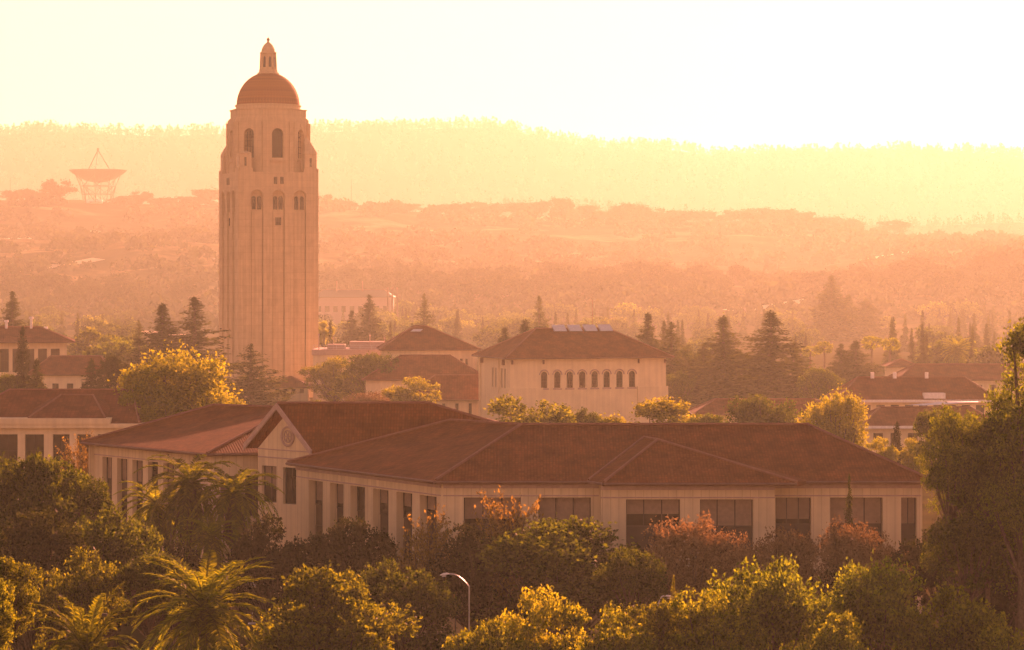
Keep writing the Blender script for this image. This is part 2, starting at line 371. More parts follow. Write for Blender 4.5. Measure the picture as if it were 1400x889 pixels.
# ------------------------------------------------------------------ building helpers
def window(parent, o, u, n, x0, x1, za, zb, arch=False, dep=.3, nx=2, nz=2, loc=None, glass='glass', bar=.05, blind=0.0):
    o, u, n = Vector(o), Vector(u).normalized(), Vector(n).normalized()
    def W(x, z, d): return o + u * x - n * d + Vector((0, 0, z - o.z))
    mb = MB(); top = arc(x0, x1, zb, arch)
    mb.poly([W(x0, za, dep - .03), W(x1, za, dep - .03)] + [W(p[0], p[1], dep - .03) for p in reversed(top)], 0)
    if blind > 0:
        zt = top[0][1]; zl = zt - (zt - za) * blind
        mb.poly([W(x0, zl, dep - .045), W(x1, zl, dep - .045), W(x1, zt, dep - .045), W(x0, zt, dep - .045)], 1)
    pane = mb.build('window', [M[glass], M['blind']], parent, loc)
    fr = MB(); zt = top[0][1]
    def bar_(a, b, c, d_): fr.obox(W(a, c, dep - .06), u * (b - a), n * bar, Vector((0, 0, d_ - c)))
    for k in range(nx + 1):
        x = x0 + (x1 - x0) * k / nx; x = min(max(x, x0 + bar / 2 + .004), x1 - bar / 2 - .004); bar_(x - bar / 2, x + bar / 2, za + .004, zt - .004)
    for k in range(nz + 1):
        z = za + (zt - za) * k / nz; z = min(max(z, za + bar / 2 + .006), zt - bar / 2 - .006)
        for j in range(nx):
            xa = x0 + (x1 - x0) * j / nx + bar * (1.01 if j == 0 else .51); xb = x0 + (x1 - x0) * (j + 1) / nx - bar * (1.01 if j == nx - 1 else .51)
            bar_(xa, xb, z - bar / 2, z + bar / 2)
    if arch:
        for p, q in zip(top[:-1], top[1:]):
            fr.beam(W(p[0], p[1], dep - .08), W(q[0], q[1], dep - .08), bar * .6)
    fr.build('frame', M['frame'], pane)
    # frame vertices are world based like the pane: shift by the same origin
    if loc is not None:
        for v in pane.children[0].data.vertices: v.co -= Vector(loc)
    return pane

def roof_solid(mb, faces, eave, th, m=0):
    for f in faces: mb.poly(f, m)
    n = len(eave)
    for k in range(n):
        a, b = Vector(eave[k]), Vector(eave[(k + 1) % n]); d = Vector((0, 0, th))
        mb.poly([a - d, b - d, b, a], m)
    mb.poly([Vector(p) - Vector((0, 0, th)) for p in reversed(eave)], m)

def rails(mb, pts, r, n=6, lift=0.0, m=0):
    for p, q in zip(pts[:-1], pts[1:]):
        mb.tube([Vector(p) + Vector((0, 0, lift)), Vector(q) + Vector((0, 0, lift))], [r, r], n, m)

def hip_building(name, label, cat, X, Y, L, D, ze, zr, rz=0.0, ov=.9, rin=None, wins=(), lwins=(), wall='stucco_plain', roof='roof_far', group=None, nx=2, nz=2, rin2=None, z0=0.0):
    "box with a hipped tile roof; wins: (x0,x1,za,zb,arch) on the front, lwins: the same on the left end"
    t = thing(name, label, cat, (X, Y, z0), rz, group)
    rin = D / 2 if rin is None else rin
    wb = MB()
    wb.panel((0, 0, 0), (1, 0, 0), (0, -1, 0), L, 0, ze - .15, list(wins), .3)
    wb.panel((0, D, 0), (0, -1, 0), (-1, 0, 0), D, 0, ze - .15, list(lwins), .3)
    wb.panel((L, 0, 0), (0, 1, 0), (1, 0, 0), D, 0, ze - .15, [], .3)
    wb.panel((L, D, 0), (-1, 0, 0), (0, 1, 0), L, 0, ze - .15, [], .3)
    wb.build('wall', M[wall], t)
    A, B, C, E = (-ov, -ov, ze), (L + ov, -ov, ze), (L + ov, D + ov, ze), (-ov, D + ov, ze)
    R0, R1 = (rin - ov, D / 2, zr), (L + ov - (rin2 or rin), D / 2, zr)
    rb = MB(); roof_solid(rb, [[A, B, R1, R0], [B, C, R1], [C, E, R0, R1], [E, A, R0]], [A, B, C, E], .22)
    rf = rb.build('roof', M[roof], t)
    cb = MB(); rails(cb, [A, R0, R1, B], .14, 6, .04); rails(cb, [E, R0], .14, 6, .04); rails(cb, [C, R1], .14, 6, .04); cb.build('ridge_cap', M['cap'], rf)
    gb = MB(); gb.beam((A[0], A[1] - .08, ze - .1), (B[0], B[1] - .08, ze - .1), .1); gb.beam((A[0] - .08, A[1], ze - .1), (E[0] - .08, E[1], ze - .1), .1); gb.build('gutter', M['gutter'], rf)
    for q in wins: window(t, (0, 0, 0), (1, 0, 0), (0, -1, 0), *q, dep=.3, nx=nx, nz=nz)
    for q in lwins: window(t, (0, D, 0), (0, -1, 0), (-1, 0, 0), *q, dep=.3, nx=1, nz=nz)
    return t

# ------------------------------------------------------------------ the bell tower
def build_tower():
    t = thing('bell_tower', 'tall pale concrete bell tower with red dome and lantern on top', 'tower', (-60.0, 630.0, 0), R(20))
    H = 10.0
    def T(k): return Matrix.Rotation(k * PI / 2, 3, 'Z')
    RD = .9; ops = [(3.15, 6.2, 3.0, 50.3, True), (8.5, 11.5, 3.0, 50.3, True), (13.8, 16.85, 3.0, 50.3, True)]
    wb = MB()
    for k in range(4):
        m = T(k); wb.panel(m @ Vector((-H, -H, 0)), m @ Vector((1, 0, 0)), m @ Vector((0, -1, 0)), 20, 0, 54.8, ops, RD)
    hi = H - RD
    for k in range(4):
        m = T(k)
        for (a, b, za, zb, ar) in ops: wb.obox(m @ Vector((a - H + .19, -H + .42, 3.0)), m @ Vector((b - a - .38, 0, 0)), m @ Vector((0, .47, 0)), Vector((0, 0, 42.2)))
    wb.prism([(-hi, -hi), (hi, -hi), (hi, hi), (-hi, hi)], 0, 54.7, 0, False)
    # shoulder terrace and low parapet
    wb.poly([(-H, -H, 54.8), (H, -H, 54.8), (H, H, 54.8), (-H, H, 54.8)])
    for k in range(4):
        m = T(k)
        for a, b in ((-H, -6.4), (6.4, H)): wb.obox(m @ Vector((a, -H, 54.8)), m @ Vector((b - a, 0, 0)), m @ Vector((0, .5, 0)), Vector((0, 0, .9)))
    wb.build('shaft', M['concrete'], t)
    pb = MB()
    for z0, z1, e in ((0, 1.2, .55), (1.2, 4.6, .3), (4.6, 5.1, .45)):
        pb.box((-H - e, -H - e, z0), (H + e, H + e, z1))
    for k in range(4):
        m = T(k); pb.obox(m @ Vector((-2.4, -H - 1.1, 0)), m @ Vector((4.8, 0, 0)), m @ Vector((0, .7, 0)), Vector((0, 0, 4.2)))
    pb.build('plinth', M['concrete'], t)
    # twin windows in the arch heads, single slots below, small twins above
    for k in (0, 3):
        m = T(k); u = m @ Vector((1, 0, 0)); n = m @ Vector((0, -1, 0)); o = m @ Vector((-H, -H, 0))
        for (a, b, za, zb, ar) in ops:
            c = (a + b) / 2
            for s in (-1, 1): window(t, o, u, n, c + s * .68 - .48, c + s * .68 + .48, 45.7, 48.9, True, dep=RD - .05, nx=1, nz=3, bar=.1)
        window(t, o, u, n, 9.3, 10.7, 41.9, 43.8, False, dep=.42, nx=2, nz=2, bar=.12)
        for s in (-1, 1): window(t, o, u, n, 10 + s * .8 - .4, 10 + s * .8 + .4, 51.9, 53.6, False, dep=-.02, nx=1, nz=1, bar=.1)
    # string course above the arches
    sb = MB()
    for k in range(4):
        m = T(k)
        for a, b in ((-H - .1, -6.9), (-3.75, -1.55), (1.55, 3.75), (6.9, H + .097)): sb.obox(m @ Vector((a, -H - .12, 48.55)), m @ Vector((b - a, 0, 0)), m @ Vector((0, .11, 0)), Vector((0, 0, .3)))
        for (a, b, za, zb, ar) in ops:
            pts = arc(a - H - .2, b - H + .2, zb + .2, True, 10)
            for p, q in zip(pts[:-1], pts[1:]): sb.beam(m @ Vector((p[0], -H - .05, p[1])), m @ Vector((q[0], -H - .05, q[1])), .16)
    sb.build('string_course', M['concrete'], t)
    # corner turrets
    for k in range(4):
        m = Matrix.Rotation(k * PI / 2, 3, 'Z'); tb = MB()
        def q(x, y, z): return m @ Vector((x, y, z))
        c = -8.15; a = 1.5
        cs = [(-a, -a), (a, -a), (a, a), (-a, a)]
        for (x0, y0), (x1, y1) in zip(cs, cs[1:] + cs[:1]):
            tb.poly([q(c + x0, c + y0, 54.8), q(c + x1, c + y1, 54.8), q(c + x1, c + y1, 59.3), q(c + x0, c + y0, 59.3)])
            e = .92; e2 = .45
            if k == 0:
                tb.poly([q(c + x0 * 1.08, c + y0 * 1.08, 59.3), q(c + x1 * 1.08, c + y1 * 1.08, 59.3), q(c + .8, c + .8, 59.9)]); tb.poly([q(c + x0, c + y0, 59.3), q(c + x1, c + y1, 59.3), q(c + x1 * 1.08, c + y1 * 1.08, 59.3), q(c + x0 * 1.08, c + y0 * 1.08, 59.3)]); continue
            tb.poly([q(c + x0 * 1.08, c + y0 * 1.08, 59.3), q(c + x1 * 1.08, c + y1 * 1.08, 59.3), q(c + x1 * e, c + y1 * e, 60.0), q(c + x0 * e, c + y0 * e, 60.0)])
            tb.poly([q(c + x0 * e, c + y0 * e, 60.0), q(c + x1 * e, c + y1 * e, 60.0), q(c + .5 + x1 * e2, c + .5 + y1 * e2, 62.4), q(c + .5 + x0 * e2, c + .5 + y0 * e2, 62.4)])
            tb.poly([q(c + .5 + x0 * e2, c + .5 + y0 * e2, 62.4), q(c + .5 + x1 * e2, c + .5 + y1 * e2, 62.4), q(c + .7, c + .7, 63.8)])
            tb.poly([q(c + x0, c + y0, 59.3), q(c + x1, c + y1, 59.3), q(c + x1 * 1.08, c + y1 * 1.08, 59.3), q(c + x0 * 1.08, c + y0 * 1.08, 59.3)])
        o = tb.build('turret', M['concrete'], t)
        sl = MB()
        sl.obox(q(c - .28, c - a - .02, 56.2), m @ Vector((.56, 0, 0)), m @ Vector((0, .01, 0)), Vector((0, 0, 2.1)))
        sl.obox(q(c - a - .02, c - .28, 56.2), m @ Vector((.01, 0, 0)), m @ Vector((0, .56, 0)), Vector((0, 0, 2.1)))
        sl.build('slit_window', M['glass'], o)
    # octagonal belfry with open arches
    def octo(mb, d, z0, z1, ops, dep, inner=True):
        s = d * math.tan(PI / 8); 
        for k in range(8):
            m = Matrix.Rotation(k * PI / 4, 3, 'Z'); u = m @ Vector((1, 0, 0)); n = m @ Vector((0, -1, 0))
            mb.panel(m @ Vector((-s / 2, -d / 2, 0)), u, n, s, z0, z1, ops, dep)
            if inner:
                s2 = (d - 2 * dep) * math.tan(PI / 8); off = (s - s2) / 2
                mb.panel(m @ Vector((s2 / 2, -d / 2 + dep, 0)), -u, -n, s2, z0, z1, [(s - off - b, s - off - a, za, zb, ar) for (a, b, za, zb, ar) in ops], .001)
    bb = MB(); d = 18.5; s = d * math.tan(PI / 8)
    octo(bb, d, 54.8, 67.9, [(s / 2 - 1.45, s / 2 + 1.45, 58.3, 65.5, True)], 1.0)
    for z in (56.0, 67.88):
        bb.poly([Matrix.Rotation(k * PI / 4, 3, 'Z') @ Vector((s / 2 * .99, -d / 2 * .99, z)) for k in range(8)])
    for k in range(8):                                       # corner piers and the window surround
        m = Matrix.Rotation(k * PI / 4, 3, 'Z')
        for sx in (-1, 1):
            bb.obox(m @ Vector((sx * (s / 2) - (.0 if sx < 0 else .95), -d / 2 - .42, 54.85)), m @ Vector((.95, 0, 0)), m @ Vector((0, .4, 0)), Vector((0, 0, 12.2)))
        bb.obox(m @ Vector((-1.9, -d / 2 - .3, 57.3)), m @ Vector((3.8, 0, 0)), m @ Vector((0, .28, 0)), Vector((0, 0, .45)))
        bb.obox(m @ Vector((-.3, -d / 2 - .12, 66.0)), m @ Vector((.6, 0, 0)), m @ Vector((0, .1, 0)), Vector((0, 0, .8)))
    bb.build('belfry', M['concrete'], t)
    for k in range(8):
        m = Matrix.Rotation(k * PI / 4, 3, 'Z'); gb = MB()
        for x in (-.72, 0, .72): gb.obox(m @ Vector((x - .05, -d / 2 + .6, 58.3)), m @ Vector((.1, 0, 0)), m @ Vector((0, .1, 0)), Vector((0, 0, 6.6 if x == 0 else 6.3)))
        for z in (59.6, 61.0, 62.4, 63.8): gb.obox(m @ Vector((-1.44, -d / 2 + .72, z)), m @ Vector((2.88, 0, 0)), m @ Vector((0, .08, 0)), Vector((0, 0, .1)))
        gb.build('bell_screen', M['dark'], t)
    bc = MB(); bc.box((-3.4, -3.4, 56.02), (3.4, 3.4, 67.8)); bc.build('belfry_shade_block', M['dark'], t)  # solid core added to stop light passing through and darken the arches
    bl = MB(); bl.lathe([(.1, 63.6), (.55, 63.3), (.75, 62.2), (1.0, 61.2), (1.45, 60.4)], 20); bl.beam((-8.2, 0, 63.8), (8.2, 0, 63.8), .16); bl.build('bell', M['gutter'], t)
    ub = MB(); ph = PI / 8
    k8 = 1 / math.cos(PI / 8)
    ub.lathe([(9.0 * k8, 67.9), (9.0 * k8, 68.2), (8.65 * k8, 68.25), (8.65 * k8, 70.1), (8.9 * k8, 70.15), (8.9 * k8, 70.4), (7.9, 70.42)], 8, 0, (0, 0), ph)
    ub.lathe([(7.95, 70.3), (7.95, 71.2), (8.15, 71.25), (8.15, 71.55), (7.6, 71.56)], 48)
    ub.build('drum', M['concrete'], t)
    db = MB(); pr = []
    for k in range(17):
        a = PI / 2 * k / 16; pr.append((7.75 * math.cos(a) + .02, 71.5 + 8.25 * math.sin(a)))
    db.lathe(pr, 64); db.build('dome', M['dome'], t, smooth=True)
    lb = MB(); lb.lathe([(2.7, 78.9), (2.7, 79.6), (2.3, 79.75), (2.3, 80.3), (1.95, 80.4), (1.75, 84.2), (2.05, 84.3), (2.05, 84.7), (1.7, 84.75)], 8, 0, (0, 0), ph)
    lb.lathe([(1.72, 84.7), (1.6, 85.5), (1.2, 86.3), (.65, 86.9), (.35, 87.05), (.3, 87.4), (.02, 87.42)], 16)
    for k in range(8):
        a = PI / 8 + k * PI / 4; lb.tube([(1.98 * math.cos(a), 1.98 * math.sin(a), 80.3), (1.82 * math.cos(a), 1.82 * math.sin(a), 84.3)], [.2, .18], 6)
    ln = lb.build('lantern', M['concrete'], t)
    lw = MB()
    for k in range(8):
        m = Matrix.Rotation(k * PI / 4, 3, 'Z')
        lw.poly([m @ Vector((-.35, -1.86, 80.9)), m @ Vector((.35, -1.86, 80.9)), m @ Vector((.3, -1.73, 83.2)), m @ Vector((0, -1.71, 83.7)), m @ Vector((-.3, -1.73, 83.2))])
    lw.build('opening', M['glass'], ln)
    fb = MB(); fb.lathe([(.02, 87.4), (.3, 87.5), (.42, 87.75), (.3, 88.05), (.1, 88.2), (.02, 88.5)], 12); fb.build('finial', M['gutter'], t)
build_tower()

# ------------------------------------------------------------------ near building: two hipped wings and a gabled entrance
def s_on(px, p, u):
    "distance along the ground line p + s*u where the sight line of column px crosses it"
    k = (px - CX) / F
    return (k * p[1] - p[0]) / (u[0] - k * u[1])
def build_near():
    og = Vector((-5.8, 194.0, 0))
    t = thing('office_building', 'large pale building with brown tiled hip roofs and dark window bays in front', 'building', og)
    V3 = lambda x, y, z: Vector((x, y, z))
    ze = 12.3
    ul = Vector((-.537, .843, 0)).normalized(); nl = Vector((.843, .537, 0)).normalized()
    C = V3(-5.8, 194, ze); A = V3(-18.8, 214.4, ze); E = V3(31.9, 194, ze); E2 = V3(31.9, 216, ze); B = V3(6.3, 216, ze); A2 = V3(-.25, 226.2, ze)
    R0 = V3(.72, 205, 15.93); R1 = V3(23.7, 205, 15.93); RL = V3(-5.1, 211.7, 15.93)
    rb = MB(); roof_solid(rb, [[C, E, R1, R0], [E, E2, R1], [E2, B, R0, R1], [A, C, R0, RL], [A2, A, RL], [B, A2, RL, R0]], [C, E, E2, B, A2, A], .28)
    # projecting bay roof
    b0, b1, b2, b3 = V3(5.8, 194.05, ze + .02), V3(6.9, 192.2, ze), V3(21.4, 192.2, ze), V3(22.4, 194.05, ze + .02)
    K, K2 = V3(11.4, 200.3, 15.0), V3(10.4, 202.4, 15.05)
    b4 = V3(19.0, 200.5, 14.3)
    for f in ([b1, b2, K], [b0, b1, K, K2], [b2, b3, K], [b3, K2, K]): rb.poly(f)
    d = V3(0, 0, .28)
    for a, b in ((b0, b1), (b1, b2), (b2, b3)): rb.poly([a - d, b - d, b, a])
    rb.poly([b3 - d, b2 - d, b1 - d, b0 - d])
    roof = rb.build('roof', M['roof'], t, og)
    cb = MB(); rails(cb, [C, R0, R1, E], .13, 6, .05); rails(cb, [R0, RL, A], .13, 6, .05); rails(cb, [b1, K, b2], .12, 6, .05); rails(cb, [K, K2], .12, 6, .05); rails(cb, [b0, K2], .1, 6, .05)
    cb.build('ridge_cap', M['cap'], roof, None); 
    for v in roof.children[0].data.vertices: v.co -= og
    gb = MB(); g = V3(0, 0, -.12)
    for p, q in ((A, C), (C, V3(5.8, 194, ze)), (b1, b2), (V3(22.3, 194, ze), E), (b0, b1), (E, E2)):
        dr = (q - p).normalized(); o = V3(dr.y, -dr.x, 0) * .1; gb.tube([p + o + g, q + o + g], [.12, .12], 6)
    gu = gb.build('gutter', M['gutter'], roof)
    for v in gu.data.vertices: v.co -= og
    # ---- walls
    zt = ze - .28; wb = MB(); WD = .75
    wins = []
    def face(p, u, n, L, ops, zbot=0.0, ztop=zt, dep=WD, m=0):
        wb.panel((p[0], p[1], 0), u, n, L, zbot, ztop, ops, dep, m)
        for q in ops: wins.append((Vector((p[0], p[1], 0)), Vector(u), Vector(n), q, dep))
    ux = V3(1, 0, 0); ny = V3(0, -1, 0); zw = 10.95
    y0 = 194.75
    def xs(px, y): return XP(px, y)
    c0 = Vector((-5.8, 194, 0)) + V3(.47, .75, 0)
    face((c0.x, y0), ux, ny, 6.7 - c0.x, [(xs(634, y0) - c0.x, xs(712, y0) - c0.x, .4, zw, False), (xs(736, y0) - c0.x, xs(808, y0) - c0.x, .4, zw, False)])
    face((6.7, 193.0), ux, ny, 13.1, [(xs(856, 193) - 6.7, xs(930, 193) - 6.7, .4, zw, False), (xs(957, 193) - 6.7, xs(1030, 193) - 6.7, .4, zw, False)])
    wb.panel((6.7, y0, 0), (0, -1, 0), (-1, 0, 0), y0 - 193, 0, zt, [], .3); wb.panel((19.8, 193, 0), (0, 1, 0), (1, 0, 0), y0 - 193, 0, zt, [], .3)
    face((19.8, y0), ux, ny, 11.4, [(.25, xs(1109, y0) - 19.8, .4, zw, False), (xs(1135, y0) - 19.8, xs(1207, y0) - 19.8, .4, zw, False), (xs(1232, y0) - 19.8, 11.0, .4, zw, False)])
    wb.panel((31.2, y0, 0), (0, 1, 0), (1, 0, 0), 20.5, 0, zt, [], .3); wb.panel((31.2, 215.2, 0), (-1, 0, 0), (0, 1, 0), 25, 0, zt, [], .3)
    # angled face
    q0 = Vector((-18.8, 214.4, 0)) + V3(.75, .05, 0); dirr = (c0 - q0); Lf = dirr.length; uf = dirr.normalized(); nf = V3(uf.y, -uf.x, 0)
    spans = [(425, 441), (454, 469.5), (482, 499), (513, 531), (545, 563.5), (577, 597)]
    face(q0, uf, nf, Lf, [(s_on(a, q0, uf) - .35, s_on(b, q0, uf), .4, zw, False) for a, b in spans])
    e0 = q0 + nl * 20.5; wb.panel(e0, (q0 - e0).normalized(), (-nl.y - .3, -.8, 0), 20.5, 0, zt, [], .3)
    # thin raised bands: cornice line and pier joints
    cn = MB()
    def band(p, u, n, x0, x1, z, h=.10, d_=.05):
        cn.obox(Vector((p[0], p[1], z)) + Vector(u) * x0 + Vector(n) * .004, Vector(u) * (x1 - x0), Vector(n) * d_, V3(0, 0, h))
    band(c0, ux, ny, .1, 6.6 - c0.x, zw + .10); band((6.7, 193.0), ux, ny, .0, 13.1, zw + .10); band((19.8, y0), ux, ny, .1, 11.3, zw + .10); band(q0, uf, nf, .05, Lf - .1, zw + .10)
    band(c0, ux, ny, .1, 6.6 - c0.x, zt - .35, .3, .12); band((6.7, 193.0), ux, ny, .0, 13.1, zt - .35, .3, .12); band((19.8, y0), ux, ny, .1, 11.3, zt - .35, .3, .12); band(q0, uf, nf, .05, Lf - .1, zt - .35, .3, .12)
    # ---- gable block
    GL, GR, GP = V3(-23.6, 226, 13.1), V3(-17.1, 219, 13.0), V3(-20.4, 222.5, 16.85)
    Re = V3(-7.3, 223, 16.85); H1, H2, H3 = V3(6.4, 219, 13.0), V3(6.4, 229, 13.0), V3(-16, 231, 13.1)
    gr = MB(); th = V3(0, 0, .4)
    tops = [[GR, H1, Re, GP], [GL, GP, Re, H3], [H1, H2, Re], [H2, H3, Re]]
    for f in tops:
        gr.poly(f); gr.poly([p - th for p in reversed(f)])
    for a, b in ((GL, GP), (GP, GR), (GR, H1), (H1, H2), (H2, H3), (H3, GL)): gr.poly([a - th, b - th, b, a] )
    groof = gr.build('gable_roof', M['roof'], t, og)
    bb = MB()
    nfr = V3(-.74, -.67, 0)
    for a, b in ((GL, GP), (GP, GR)):
        dd = (b - a); bb.obox(a + nfr * .02 - V3(0, 0, .5), dd, nfr * .14, V3(0, 0, .52))
    bo = bb.build('bargeboard', M['trim'], groof)
    for v in bo.data.vertices: v.co -= og
    rc = MB(); rails(rc, [GP, Re, H1], .13, 6, .05); rc_ = rc.build('ridge_cap', M['cap'], groof)
    for v in rc_.data.vertices: v.co -= og
    g0 = V3(-22.35, 225.3, 0); g1 = V3(-16.6, 219.35, 0); ug = (g1 - g0).normalized(); ng = V3(ug.y, -ug.x, 0); Lg = (g1 - g0).length
    ops = [(s_on(358, g0, ug), s_on(378, g0, ug), 8.1, 11.3, False), (s_on(387, g0, ug), s_on(405, g0, ug), 8.1, 11.3, False)]
    face(g0, ug, ng, Lg, ops, 0.0, 12.8, .4)
    ap = g0 + ug * (Lg / 2) ; ap.z = 16.1
    wb.poly([g0 + V3(0, 0, 12.8), g1 + V3(0, 0, 12.8), ap])
    wb.panel(g0 + V3(.9, 1.2, 0) * 8, (V3(-.9, -1.2, 0)).normalized(), (-.8, .6, 0), 12, 0, 12.6, [], .3)
    wb.panel(g1, (1, 0, 0), (0, -1, 0), 22, 0, 12.6, [], .3)
    band(g0, ug, ng, .05, Lg - .05, 12.0, .12, .07); band(g0, ug, ng, .05, Lg - .05, 12.72, .1, .07)
    mb = MB(); c = g0 + ug * (Lg / 2 + .05); c.z = 14.0; prev = None
    for rr, hw, mi, dz in ((.82, .11, 0, .05), (.52, .07, 0, .05)):
        for k in range(24):
            a, b = 2 * PI * k / 24, 2 * PI * (k + 1) / 24
            mb.beam(c + ng * dz + ug * rr * math.cos(a) + V3(0, 0, rr * math.sin(a)), c + ng * dz + ug * rr * math.cos(b) + V3(0, 0, rr * math.sin(b)), hw)
    for k in range(6):
        a = PI * k / 3; mb.beam(c + ng * .05, c + ng * .05 + ug * .5 * math.cos(a) + V3(0, 0, .5 * math.sin(a)), .05)
    mb.build('medallion', M['trim'], t, og)
    # ---- left wing
    L0 = V3(-40.8, 242.7, ze); L1 = V3(-26.9, 225.7, ze); L2 = V3(-13.5, 229.5, ze); L3 = V3(-21, 255, ze)
    M0 = V3(-28.7, 246, 15.6); M1 = V3(-20.6, 240.5, 15.6)
    lr = MB(); roof_solid(lr, [[L0, L1, M1, M0], [L1, L2, M1], [L2, L3, M0, M1], [L3, L0, M0]], [L0, L1, L2, L3], .28)
    lroof = lr.build('wing_roof', M['roof'], t, og)
    rc = MB(); rails(rc, [L0, M0, M1, L1], .13, 6, .05); o = rc.build('ridge_cap', M['cap'], lroof)
    for v in o.data.vertices: v.co -= og
    gb = MB(); dr = (L1 - L0).normalized(); of = V3(dr.y, -dr.x, 0) * .1; gb.tube([L0 + of + g, L1 + of + g], [.12, .12], 6)
    dr = (L2 - L1).normalized(); of = V3(dr.y, -dr.x, 0) * .1; gb.tube([L1 + of + g, L2 + of + g], [.12, .12], 6); o = gb.build('gutter', M['gutter'], lroof)
    for v in o.data.vertices: v.co -= og
    w0 = V3(L0.x + 1.2, L0.y + .1, 0); w1 = V3(L1.x + .5, L1.y + .85, 0); uw = (w1 - w0).normalized(); nw = V3(uw.y, -uw.x, 0); Lw = (w1 - w0).length
    sp2 = [(140, 153), (160, 174), (181, 195), (202, 216), (223, 238), (245, 261)]
    face(w0, uw, nw, Lw, [(s_on(a, w0, uw), s_on(b, w0, uw), .4, zw, False) for a, b in sp2], dep=.6)
    band(w0, uw, nw, .05, Lw - .05, zw + .1)
    ue = (L2 - L1).normalized(); ne = V3(ue.y, -ue.x, 0)
    face(w1, ue, ne, 10, [(.6, 2.2, 6.6, 10.2, False), (2.8, 4.4, 6.6, 10.2, False), (5.0, 6.6, 6.6, 10.2, False)], dep=.5)
    wb.panel((L3.x - .5, L3.y - .8, 0), (w0 - V3(L3.x - .5, L3.y - .8, 0)).normalized(), (-.5, .8, 0), 22, 0, zt, [], .3)
    wb.build('wall', M['stucco'], t, og)
    cn.build('cornice', M['trim'], t, og)
    # ---- window strips: three storeys of glazing with spandrels between
    rnd = random.Random(3); spb = MB()
    for (p, u, n, (x0, x1, za, zb, ar), dep) in wins:
        lv = [(za, zb)] if zb - za < 5 else [(za, 3.3), (4.8, 7.2), (8.85, zb)]
        for (a, b) in lv:
            window(t, p, u, n, x0, x1, a, b, False, dep, 2 if x1 - x0 < 2.6 else 3, 1, og, 'glass', .07, rnd.choice((.55, .8, 1.0, 1.0)) if (b == zb and rnd.random() < .75) else 0)
        if len(lv) > 1:
            for (a, b) in ((3.3, 4.8), (7.2, 8.85)):
                spb = MB(); q = Vector(p) + Vector(u) * x0 - Vector(n) * (dep - .02); q.z = a + .003
                spb.obox(q, Vector(u) * (x1 - x0), Vector(n) * .06, V3(0, 0, b - a - .006)); spb.build('spandrel', M['spandrel'], t, og)
build_near()

# ------------------------------------------------------------------ hall in the middle distance, arched windows
def build_hall():
    rz = R(17); X, Y = XP(697, 477), 477.0; L, D = 31.0, 20.0; ze, zr = 13.7, 19.0
    k = 1 / math.cos(rz) * 477 / F
    ws = []
    for px in (744, 762, 779, 796, 813, 829.5, 847, 864):
        x = s_on(px, (X, Y), (math.cos(rz), math.sin(rz))); ws.append((x - .62, x + .62, 8.0, 11.1, True))
    lw = [(8.2 + q * 2.0, 8.2 + q * 2.0 + .95, 7.9, 11.6, False) for q in range(5)]
    t = hip_building('lecture_hall', 'cream hall with eight arched windows under a brown hip roof', 'building', X, Y, L, D, ze, zr, rz, 1.2, 9.5, ws, lw, 'hall_stucco', 'roof', nx=2, nz=4)
    for (a, b, za, zb, ar) in ws:
        sb = MB(); pts = arc(a - .28, b + .28, zb + .28, True, 9)
        for p, q in zip(pts[:-1], pts[1:]): sb.beam((p[0], -.03, p[1]), (q[0], -.03, q[1]), .13)
        sb.build('surround', M['trim'], t); sb = MB(); sb.box((a - .25, -.14, za - .3), (b + .25, -.004, za - .02)); sb.build('sill', M['trim'], t)
    for q in (((-.35, -.5, 0), (6.4, -.004, 8.1)), ((25.2, -.4, 0), (31.3, -.004, 8.1)), ((-.36, 6.5, 0), (-.004, 7.0, 13)), ((-.36, 19.0, 0), (-.004, 19.5, 13))):
        bb = MB(); bb.box(*q); bb.build('buttress', M['hall_stucco'], t)
    br = MB()
    for x in (.3, 6.4, 25.3, 30.6): br.box((x, -.6, 12.5), (x + .2, -.01, 13.3))
    for y in (3.2, 17.5): br.box((-.6, y, 12.3), (-.01, y + .2, 13.3))
    br.build('bracket', M['gutter'], t)
    # rooflights along the ridge
    for q in range(4):
        s = MB(); x = 11.5 + q * 3.1
        s.poly([(x, D / 2 - 1.7, 18.5), (x + 2.5, D / 2 - 1.7, 18.5), (x + 2.5, D / 2 + .3, 19.7), (x, D / 2 + .3, 19.7)])
        s.poly([(x, D / 2 + .3, 19.7), (x + 2.5, D / 2 + .3, 19.7), (x + 2.5, D / 2 + .3, 18.4), (x, D / 2 + .3, 18.4)])
        s.poly([(x, D / 2 - 1.7, 18.5), (x, D / 2 + .3, 19.7), (x, D / 2 + .3, 18.4)]); s.poly([(x + 2.5, D / 2 - 1.7, 18.5), (x + 2.5, D / 2 + .3, 18.4), (x + 2.5, D / 2 + .3, 19.7)])
        s.poly([(x, D / 2 - 1.7, 18.5), (x, D / 2 + .3, 18.4), (x + 2.5, D / 2 + .3, 18.4), (x + 2.5, D / 2 - 1.7, 18.5)])
        s.build('rooflight', M['metal'], t)
    mb = MB(); mb.tube([(20, 11, 18), (20, 11, 24.5)], [.07, .05], 5); mb.build('mast', M['gutter'], t)
build_hall()

def W_row(n, x0, dx, w_, za, zb, arch=False): return [(x0 + k * dx, x0 + k * dx + w_, za, zb, arch) for k in range(n)]
